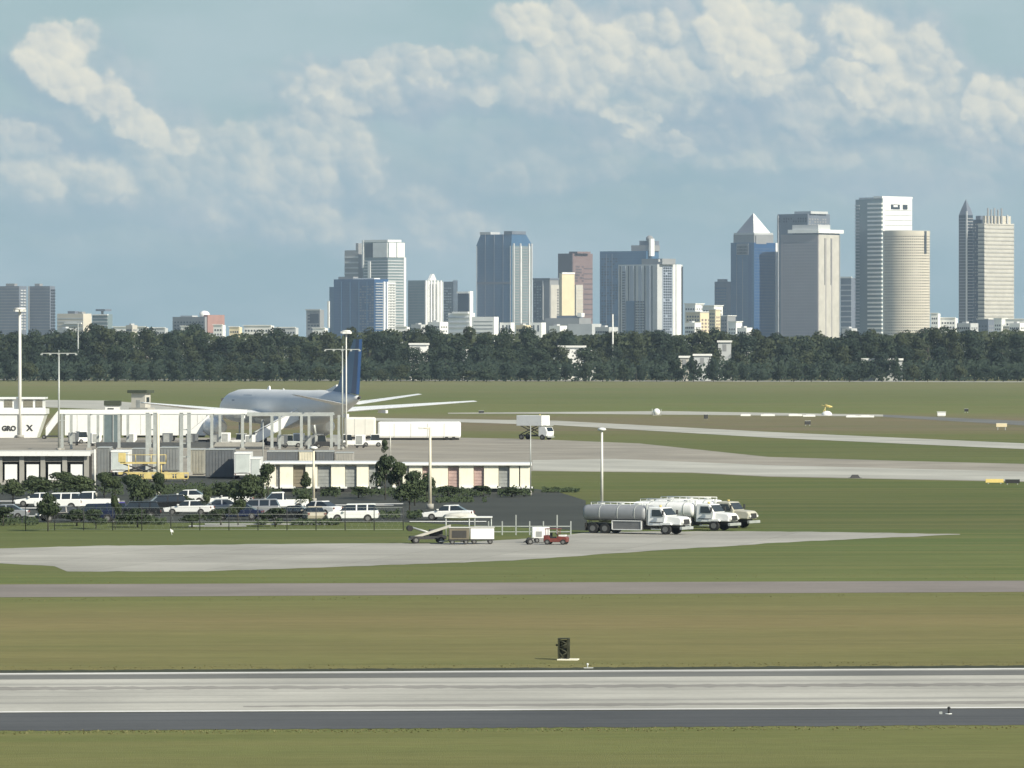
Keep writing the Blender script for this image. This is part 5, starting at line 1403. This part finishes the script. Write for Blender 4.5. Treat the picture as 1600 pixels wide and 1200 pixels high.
def stairs_truck(label, px, ybase, m, H_=4.5, L_=4.2, rz=0, flip=1):
    x, D, _ = gp(px, ybase)
    e = thing('boarding_stairs', label, 'boarding stairs', (x, D, .01), R(rz))
    n_ = 10
    for i in range(n_):
        q = i / n_
        part('step', MB().box(flip * (-L_ / 2 + L_ * q), flip * (-L_ / 2 + L_ * (q + .12)), -.7, .7, .5 + (H_ - .6) * q, .62 + (H_ - .6) * q) if flip > 0 else MB().box(-flip * 0 + (L_ / 2 - L_ * (q + .12)), (L_ / 2 - L_ * q), -.7, .7, .5 + (H_ - .6) * q, .62 + (H_ - .6) * q), STEEL, e)
    for s in (-.75, .7):
        a, b = (-L_ / 2 * flip, L_ / 2 * flip)
        part('side_panel', MB().hexa([(a, s, .3), (b, s, H_ - .5), (b, s + .06, H_ - .5), (a, s + .06, .3)], [(a, s, 1.9), (b, s, H_ + 1.3), (b, s + .06, H_ + 1.3), (a, s + .06, 1.9)]), m, e)
    b0, b1 = sorted((L_ / 2 * flip, (L_ / 2 + 1.1) * flip))
    part('platform', MB().box(b0, b1, -.75, .75, H_ - .5, H_ - .38), STEEL, e)
    part('canopy', MB().hexa([(-L_ / 2 * flip, -.8, 2.1), (L_ / 2 * flip, -.8, H_ + 1.3), (L_ / 2 * flip, .8, H_ + 1.3), (-L_ / 2 * flip, .8, 2.1)], [(-L_ / 2 * flip, -.8, 2.18), (L_ / 2 * flip, -.8, H_ + 1.38), (L_ / 2 * flip, .8, H_ + 1.38), (-L_ / 2 * flip, .8, 2.18)]), m, e)
    part('chassis', MB().box(-L_ / 2, L_ / 2, -.8, .8, .35, .6), CHAS, e)
    part('support', MB().tube((b0 * .5 + b1 * .5, -.5, .6), (b0 * .5 + b1 * .5, -.5, H_ - .5), .07, n=6).tube((b0 * .5 + b1 * .5, .5, .6), (b0 * .5 + b1 * .5, .5, H_ - .5), .07, n=6), STEEL, e)
    for q in (-1.4, 1.4):
        for s in (-1, 1): wheel(e, q, s * .8, .35, .22)
stairs_truck('white covered boarding stairs slanting up to the jet belly', 432, 696, W_CLEAN, 4.6, 7.0, 10, 1)
stairs_truck('smaller white boarding stairs left of the jet nose', 312, 693, W_CLEAN, 3.4, 3.2, 0, 1)
stairs_truck('white open stairs beside the slanting wall at far left', 82, 686, W_PAINT, 3.6, 2.2, 0, 1)

def trailer(label, x0, x1, ytop, ybase, m, round_=False, name='box_trailer'):
    k = k_at(ybase); x, D, _ = gp((x0 + x1) / 2, ybase); W = (x1 - x0) * k; h = (ybase - ytop) * k
    e = thing(name, label, 'trailer', (x, D, .01))
    fl = 1.0 if not round_ else .35
    part('box_body', MB().box(-W / 2, W / 2, 0, 2.6, fl, h), m, e, bevel=.35 if round_ else .06)
    n_ = max(3, int(W / 2.4))
    for i in range(1, n_):
        q = -W / 2 + i * W / n_; part('seam', MB().box(q - .04, q + .04, -.03, 0.0, fl + .2, h - .2), mat('seam_grey', (.50, .50, .47), .6), e)
    part('underframe', MB().box(-W / 2 + .3, W / 2 - .3, .4, 2.2, fl - .28, fl - .01), CHAS, e)
    part('landing_leg', MB().box(-W / 2 + 2, -W / 2 + 2.15, .5, .65, 0, fl - .29), STEEL, e) if not round_ else None
    for q in ((W / 2 - 1.2, W / 2 - 2.4) if W > 5 else (0,)):
        part('wheel', MB().tube((q, 0.05, .36 if round_ else .48), (q, .5, .36 if round_ else .48), .30 if round_ else .48, n=16), BLACK, e)
        part('wheel', MB().tube((q, 2.1, .36 if round_ else .48), (q, 2.55, .36 if round_ else .48), .30 if round_ else .48, n=16), BLACK, e)
    return e
trailer('short off white cargo box just right of the jet tail', 538, 587, 652, 686, mat('off_white_tarp', (.70, .68, .62), .7, var=.08, sc=.6), True)
trailer('long white rounded trailer right of the jet tail', 590, 720, 659, 688, W_CLEAN, True)
trailer('white trailer behind the canopy left of the dark stair tower', 101, 160, 646, 690, W_PAINT)
trailer('white trailer behind the canopy right of the dark stair tower', 190, 279, 647, 690, W_PAINT)
trailer('white trailer behind the right half of the canopy', 282, 322, 646, 690, W_PAINT)
def stair_tower():
    k = k_at(692); x, D, _ = gp(174, 692)
    e = thing('stair_tower', 'grey glazed lift tower with dark green cap behind the canopy', 'lift tower', (x, D, 0))
    part('shaft', MB().box(-1.2, 1.2, 0, 2.2, 0, 4.7), mat('blue_grey_sheet', (.13, .17, .18), .4, sc=1), e)
    part('upper_cabin', MB().box(-1.0, 1.3, -.2, 2.3, 4.71, 6.1), W_PAINT, e); part('cabin_window', MB().box(-.6, .4, -.25, -.2, 5.0, 5.7), WIN, e)
    part('cap', MB().box(-1.2, 1.5, -.4, 2.5, 6.11, 6.9), mat('dark_green_cap', (.04, .05, .03), .7), e)
    for q in (-1.25, .3, 1.25): part('frame_post', MB().box(q - .08, q + .08, -.15, 0.0, 0, 4.7), STEEL, e)
stair_tower()
def hut():
    k = k_at(640); x, D, _ = gp(221, 640)
    e = thing('airfield_hut', 'tan hut with dark overhanging roof on the grass left of the jet', 'hut', (x, D, 0), R(-22))
    part('wall', MB().box(-2.0, 1.7, -1.5, 1.5, 0, 4.0), M_['tan'], e)
    part('roof', MB().box(-2.8, 2.4, -2.1, 2.1, 4.01, 4.7), mat('dark_green_roof', (.05, .06, .035), .8), e)
    part('door', MB().box(-.6, .4, -1.56, -1.5, 0.02, 2.3), GREYD, e); part('window', MB().box(1.70, 1.75, -.8, .8, 1.8, 3.0), WIN, e)
    part('plinth', MB().box(-2.4, 2.6, -2.0, 2.0, 0, .5), CONCW, e)
hut()
# highlift catering truck
def highlift():
    e = thing('high_lift_truck', 'white high lift catering truck alone on the apron edge', 'truck', gp(836, 687, .01), R(-35))
    part('chassis', MB().box(-3.0, 3.0, -.5, .5, .55, .85), CHAS, e)
    part('cab', MB().side([(1.4, .6), (3.1, .6), (3.2, 1.4), (2.8, 2.2), (1.4, 2.25)], 1.05), W_CLEAN, e, bevel=.08)
    part('windscreen', MB().hexa([(3.12, -.85, 1.45), (3.22, -.85, 1.45), (3.22, .85, 1.45), (3.12, .85, 1.45)], [(2.80, -.8, 2.1), (2.9, -.8, 2.1), (2.9, .8, 2.1), (2.80, .8, 2.1)]), WIN, e)
    part('lift_box', MB().box(-3.0, 2.2, -1.2, 1.2, 2.35, 4.1), W_CLEAN, e, bevel=.04)
    part('front_platform', MB().box(2.2, 3.1, -1.0, 1.0, 2.35, 2.45), STEEL, e)
    sc_ = MB().tube((-2.4, -.8, .9), (1.0, -.8, 2.35), .08, n=6).tube((1.0, -.8, .9), (-2.4, -.8, 2.35), .08, n=6).tube((-2.4, .8, .9), (1.0, .8, 2.35), .08, n=6).tube((1.0, .8, .9), (-2.4, .8, 2.35), .08, n=6)
    part('scissor_lift', sc_, CHAS, e)
    for x in (-2.1, 2.2):
        for s in (-1, 1): wheel(e, x, s * .95, .45, .3)
    part('roof_lamp', MB().tube((1.0, 0, 4.1), (1.0, 0, 4.3), .12, n=8), YEL, e)
    for s in (-1, 1): part('headlight', MB().box(3.12, 3.24, s * .7 - .15, s * .7 + .15, .75, .95), LAMP, e)
    part('bumper', MB().box(3.1, 3.3, -1, 1, .4, .6), STEEL, e)
highlift()

# small apron clutter under the jet
def small_tractor(label, px, py, m, rz):
    e = thing('apron_tractor', label, 'tractor', gp(px, py, .01), R(rz))
    part('body', MB().side([(-1.5, .3), (1.5, .3), (1.55, .9), (.3, 1.0), (-1.5, 1.0)], .8), m, e, bevel=.05)
    part('cab', MB().side([(-1.2, 1.0), (.2, 1.0), (.05, 1.9), (-1.1, 1.9)], .7), WIN, e); part('roof', MB().box(-1.25, .2, -.78, .78, 1.9, 2.0), m, e)
    for x in (-1, 1):
        for s in (-1, 1): wheel(e, x, s * .75, .36, .25)
small_tractor('white tractor under the jet wing', 372, 697, W_PAINT, 170); small_tractor('grey tractor behind the canopy columns', 455, 699, STEEL, 10)
small_tractor('white tractor at the foot of the two masts by the jet tail', 548, 698, W_PAINT, 5); small_tractor('small white tractor left of the pale trailer', 581, 698, W_PAINT, 185); small_tractor('dark tractor under the jet tail', 508, 700, CHAS, 0)
small_tractor('white tractor beside the lift tower', 132, 693, W_PAINT, 30)

def uld(label, px, py, m, rz, w=1.6, h=1.6):
    e = thing('cargo_container', label, 'container', gp(px, py, .01), R(rz))
    part('shell', MB().side([(-w / 2, .45), (w / 2 - .45, .45), (w / 2, .95), (w / 2, .45 + h), (-w / 2, .45 + h)], .75), m, e, bevel=.04)
    part('door_curtain', MB().box(-w / 2 + .15, w / 2 - .5, -.78, -.752, .6, .3 + h), GREYD, e)
    part('dolly_deck', MB().box(-w / 2 - .1, w / 2 + .1, -.8, .8, .32, .44), CHAS, e)
    for x in (-.5, .5):
        for s in (-1, 1): part('wheel', MB().tube((x, s * .7, .17), (x, s * .82, .17), .17, n=10), BLACK, e)
ul = [(336, 699, CORR2, 0, 'dark cargo container on a dolly under the jet cockpit'), (352, 696, W_PAINT, 10, 'white cargo container on a dolly left of the white wing tractor'), (391, 700, W_CLEAN, 0, 'bright white cargo container between two canopy columns'), (404, 696, CORR2, 20, 'dark cargo container right of the bright white one'),
      (441, 700, CORR2, 0, 'dark cargo container at the foot of the white stairs'), (467, 697, W_PAINT, -10, 'white cargo container right of the grey tractor'), (484, 701, CORR, 0, 'grey cargo container by the rightmost canopy columns'), (497, 698, CORR2, 10, 'dark cargo container left of the dark tractor'),
      (524, 700, TANK, 0, 'dull metal cargo container between dark tractor and masts'), (563, 700, W_CLEAN, 0, 'low white cargo container between the two white tractors'), (115, 696, CORR2, 0, 'dark cargo container near the left end of the canopy'), (150, 697, W_PAINT, 12, 'white cargo container beside the lift tower'),
      (206, 697, W_CLEAN, 0, 'white cargo container right of the lift tower'), (262, 697, CORR2, 0, 'dark cargo container behind the gantry legs'), (300, 698, CORR2, -15, 'dark cargo container by the small boarding stairs')]
for px, py, m, rz, lab in ul: uld(lab, px, py, m, rz)  # dark shells stand for shaded equipment, the shade is in their colour

# ------------------------------------------------------------------ near shrubs and trees
near = [(75, 830, 1.05, 1.0, 'small dark tree at the left of the verge before the navy cars'), (20, 790, 1.2, .8, 'low dark bush at the left photo edge'), (100, 775, 1.5, .75, 'wide dark bush before the open bay building'), (163, 778, 1.3, .8, 'dark bush below the pale box van'),
        (180, 776, 1.0, .65, 'dark bush between the pale van and the dollies'), (222, 803, 1.1, 1.0, 'round dark tree before the dollies'), (250, 792, .7, 1.0, 'narrow dark shrub by the cream pole'), (323, 803, .6, .75, 'small shrub between white saloons'),
        (366, 795, .9, .85, 'dark shrub before the dark grey container'), (392, 805, 1.5, 1.15, 'broad dark tree at the left end of the left cream shed'), (419, 778, 1.0, 1.05, 'upright dark tree against the left cream shed'), (372, 822, .9, .7, 'dark shrub on the verge below the silver saloon'),
        (478, 777, .6, .8, 'small shrub under the brown shed door'), (520, 775, .9, .3, 'low hedge plant under the left cream shed'), (602, 781, 1.1, 1.35, 'dark upright tree at the left end of the right cream shed'), (624, 783, 1.2, 1.2, 'second dark tree before the right cream shed'),
        (648, 790, 1.4, 1.05, 'leafy tree left of the car park lamp arm'), (667, 785, .8, .9, 'small tree touching the car park lamp'), (600, 716, .5, .75, 'little tree on the apron between the sheds'), (755, 776, 1.2, .35, 'low hedge under the right cream shed'), (800, 777, 1.2, .32, 'low hedge at the right end of the right cream shed'),
        (700, 776, 1.2, .35, 'low hedge right of the car park lamp'), (560, 778, 1.2, .35, 'low hedge under the right half of the left cream shed'), (180, 828, .5, .9, 'thin sapling on the verge below the violet car'), (50, 775, 1.1, .65, 'dark bush before the second bay'), (60, 780, 1.9, .7, 'broad dark bush spread before the middle bays'), (125, 782, 1.7, .75, 'broad dark bush at the right corner of the open bay building'), (205, 785, 1.6, .85, 'broad dark bush under the left yellow dolly'), (345, 790, 1.3, .7, 'rounded dark bush below the dark grey container'), (640, 800, 1.3, .9, 'rounded dark bush left of the leafy tree at the lamp'), (150, 826, .9, .5, 'low shrub on the verge below the navy car'), (300, 824, 1.3, .35, 'low verge shrub below the white saloon with small tree'), (120, 822, 1.3, .45, 'low verge shrub hiding the wheels of the navy car'), (215, 824, 1.4, .5, 'rounded verge shrub below the black estate car'), (345, 822, 1.2, .45, 'low verge shrub below the silver saloon'), (430, 823, 1.3, .5, 'rounded verge shrub at the left of the black saloon'), (285, 797, 1.2, .45, 'low shrub between the two rows of cars near the cream lamp pole'), (475, 798, 1.0, .5, 'low shrub right of the white pickup'), (5, 822, .9, .5, 'low shrub at the left end of the verge')]
for i, (px, py, s, sz, lab) in enumerate(near):
    x, y, _ = gp(px, py)
    put_tree(NEAR[i % 4], 'small_tree' if sz > .6 else 'hedge_shrub', x, y, s * .72, i * 1.3, lab, 'tree' if sz > .6 else 'shrub', None, sz=sz)

def planting():
    mb = MB(); rr = random.Random(31)
    for (xa, xb, ya, yb, hmax, n) in ((-60, 410, 764, 776, 1.0, 5200), (410, 830, 770, 777, .8, 4200), (150, 260, 816, 820, .6, 1400), (400, 530, 818, 821, .5, 1400), (560, 660, 806, 812, .7, 1200), (-40, 60, 815, 822, .6, 900), (830, 905, 766, 770, .35, 1200), (640, 760, 780, 786, .35, 1500)):
        for _ in range(n):
            px = rr.uniform(xa, xb); py = rr.uniform(ya, yb)
            hh = hmax * (.35 + .65 * max(0, .5 + mnoise.noise(Vector((px / 11.0, py / 3.0, xa)))))
            if mnoise.noise(Vector((px / 23.0, 5, ya))) < -.18: continue
            x, y, _z = gp(px, py); p = Vector((x, y, rr.random() ** .6 * hh + .05))
            nrm = Vector((rr.gauss(0, .5), rr.gauss(0, .5) - .4, rr.gauss(0, .5) + .6)).normalized()
            a = nrm.orthogonal().normalized(); b = nrm.cross(a); s_ = rr.uniform(.08, .2)
            mb.add([p - a * s_, p - b * s_ * .7, p + a * s_, p + b * s_ * .7], [(0, 1, 2, 3)])
    tag(part('ground_cover', mb, LEAF_NEAR), 'straggling dark ground cover around the car park', 'ground cover', kind='stuff')
planting()

# ------------------------------------------------------------------ airfield furniture
def marker(name, label, cat, px, py, parts_, rz=0):
    e = thing(name, label, cat, gp(px, py, 0), R(rz))
    for nm, mb, m in parts_: part(nm, mb, m, e)
    return e
SY = mat('sign_yellow', (.75, .58, .20), .6); SB = mat('sign_black', (.02, .02, .02), .6)
def board(w, h, m, leg=.4):
    return [('panel', MB().box(-w / 2, w / 2, -.1, .1, leg, leg + h), m), ('panel_frame', MB().box(-w / 2 - .06, w / 2 + .06, -.06, .06, leg + h, leg + h + .07), STEEL)] + [('leg', MB().box(q - .06, q + .06, -.05, .05, 0, leg), STEEL) for q in (-w * .35, w * .35)]
marker('guidance_sign', 'low yellow guidance sign at the right edge of the apron lane', 'sign', 1554, 756, board(2.1, .42, SY, .15))
marker('guidance_sign', 'low black guidance sign right of the yellow one', 'sign', 1582, 757, board(1.7, .45, SB, .15))
marker('guidance_sign', 'cream signboard on two legs right of the far taxiway', 'sign', 1565, 672, board(2.0, .65, M_['cream'], .6))
marker('guidance_sign', 'tiny dark sign on brown grass below the windsock', 'sign', 1262, 665, board(1.2, .7, SB, .2), 20)
marker('guidance_sign', 'tiny dark sign right of the white dome', 'sign', 1103, 655, board(.9, .9, SB, .1), 30)
marker('guidance_sign', 'tiny dark sign on the grass above the long trailer', 'sign', 752, 646, board(1.2, .5, CHAS, .1))
marker('guidance_sign', 'small dark sign on the grass at far right', 'sign', 1510, 645, board(.9, .6, SB, .3))
marker('equipment_hut', 'tiny white equipment box left of the small dark sign at right', 'hut', 1471, 651, [('housing', MB().box(-.9, .9, -.6, .6, .2, 1.0), W_CLEAN), ('roof', MB().box(-1.0, 1.0, -.7, .7, 1.0, 1.1), W_PAINT), ('plinth', MB().box(-.8, .8, -.5, .5, 0, .2), CONCW)])
marker('radome', 'small white dome between two posts on the far strip', 'radome', 1026, 649, [('dome', MB().ball((0, 0, .75), .8, 16, 10), W_CLEAN), ('plinth', MB().box(-.9, .9, -.9, .9, 0, .15), CONCW), ('post', MB().tube((-1.0, 0, 0), (-1.0, 0, 1.5), .07, n=6), STEEL), ('post', MB().tube((1.0, 0, 0), (1.0, 0, 1.4), .07, n=6), STEEL)])
marker('windsock_mount', 'yellow lattice windsock frame over a white mound on the far strip', 'windsock', 1292, 649,
       [('mound', MB().ball((0, 0, .2), .9, 14, 8, 1.3, 1, .9), W_CLEAN), ('mast', MB().tube((-.4, 0, 0), (-.4, 0, 2.4), .09, n=6), YEL), ('cross_bar', MB().tube((-1.2, 0, 2.3), (.8, 0, 1.7), .07, n=6), YEL), ('sock', MB().tube((-.4, 0, 2.2), (1.2, 0, 1.9), .32, .14, n=10), mat('faded_orange_fabric', (.62, .50, .18), .8)), ('stay', MB().tube((-1.2, 0, .1), (-.4, 0, 1.6), .05, n=5), YEL)])
for i, (px, py) in enumerate([(1165, 650), (1200, 650), (1240, 650), (1266, 651), (1330, 652), (1352, 652)]):
    marker('edge_block', ['low white marker block on the far strip nearest the white dome', 'second low white marker block right of the dome', 'low white marker block halfway from the dome to the windsock', 'low white marker block just left of the windsock mound', 'first low white marker block right of the windsock', 'low white marker block farthest right of the windsock'][i], 'marker', px, py, [('block', MB().box(-1.1 - (i % 2) * .5, 1.1 + (i % 3) * .4, -.3, .3, 0, .38), W_CLEAN), ('cap', MB().box(-.9, .9, -.25, .25, .38, .46), W_PAINT)])
marker('drain_mound', 'dark low drain box on the near edge of the apron lane', 'drain', 1336, 747, [('box', MB().hexa([(-.65, -.4, 0), (.65, -.4, 0), (.65, .4, 0), (-.65, .4, 0)], [(-.35, -.25, .42), (.35, -.25, .42), (.35, .25, .42), (-.35, .25, .42)]), CHAS), ('rim', MB().box(-.8, .8, -.5, .5, 0, .06), SADE if False else CHAS)])
# dark latticed cabinet on a slab beside the runway
def cabinet():
    e = thing('lattice_cabinet', 'dark latticed upright cabinet on a small pale slab near the runway', 'cabinet', gp(881, 1031, 0), R(-8))
    DK = mat('dark_olive_metal', (.030, .032, .014), .7, var=.3, sc=6)
    for x in (-.25, .25):
        for y in (-.22, .22): part('post', MB().box(x - .045, x + .045, y - .045, y + .045, .05, 1.10), DK, e)
    part('back_panel', MB().box(-.2, .2, .16, .2, .1, 1.05), DK, e)
    part('lid', MB().box(-.30, .30, -.27, .27, 1.10, 1.16), DK, e, bevel=.02)
    br = [(-.22, .12, .22, .42), (.22, .40, -.22, .62), (-.22, .66, .22, .86), (.22, .84, -.22, 1.06), (-.22, .40, .0, .14)]
    for x0, z0, x1, z1 in br: part('brace', MB().tube((x0, -.22, z0), (x1, -.22, z1), .045, n=6), DK, e)
    part('inner_box', MB().box(-.05, .2, -.1, .15, .08, .62), DK, e); part('inner_box', MB().box(-.16, .04, -.08, .12, .72, 1.0), DK, e)
    part('side_lamp', MB().ball((-.38, 0, .78), .06, 8, 5), DK, e); part('lamp_bracket', MB().tube((-.27, 0, .72), (-.38, 0, .78), .02, n=5), DK, e)
    part('handle', MB().tube((.30, -.2, .45), (.30, -.2, .95), .03, n=6), DK, e)
    part('slab', MB().box(-.30, .78, -.5, .35, 0, .06), CREAM, e)
cabinet()
marker('edge_light', 'dark runway edge light on a pale foot at lower right', 'light', 1482, 1116, [('stem', MB().tube((0, 0, 0), (.02, 0, .22), .045, n=8), SB), ('lens', MB().ball((.02, 0, .28), .075, 10, 6), SB), ('foot', MB().tube((0, 0, 0), (0, 0, .04), .16, n=12), LAMP), ('cable_box', MB().box(-.42, -.28, -.05, .05, .0, .12), STEEL)])
marker('edge_light', 'pale runway edge light standing right of the latticed cabinet', 'light', 918, 1044, [('stem', MB().tube((0, 0, 0), (0, 0, .16), .03, n=8), STEEL), ('lens', MB().ball((0, 0, .2), .06, 10, 6), LAMP), ('foot', MB().box(-.2, .3, -.1, .1, 0, .03), LAMP)])
marker('marker_stake', 'small white marker flag on the verge below the silver saloons', 'flag', 267, 836, [('stake', MB().tube((.1, 0, 0), (-.05, 0, .55), .025, n=6), W_CLEAN), ('flag', MB().hexa([(-.05, -.01, .30), (.22, -.01, .22), (.22, .01, .22), (-.05, .01, .30)], [(-.05, -.01, .52), (.20, -.01, .42), (.20, .01, .42), (-.05, .01, .52)]), W_CLEAN)])

# ------------------------------------------------------------------ haze
hz = MB().box(-3600, 3600, -320, 13200, -1.0, 216.0)
hm = bpy.data.materials.new('haze'); hm.use_nodes = True; hm.node_tree.nodes.clear()
T = NT(hm.node_tree)
pv = T.n('ShaderNodeVolumePrincipled'); pv.inputs['Color'].default_value = (.60, .77, .95, 1); pv.inputs['Density'].default_value = 4.0e-5
pv.inputs['Anisotropy'].default_value = 0.0
mo = T.n('ShaderNodeOutputMaterial'); T.t.links.new(pv.outputs[0], mo.inputs['Volume'])
o = part('haze', hz, hm); tag(o, 'thin blue summer haze over the airfield and the city', 'haze', kind='stuff')
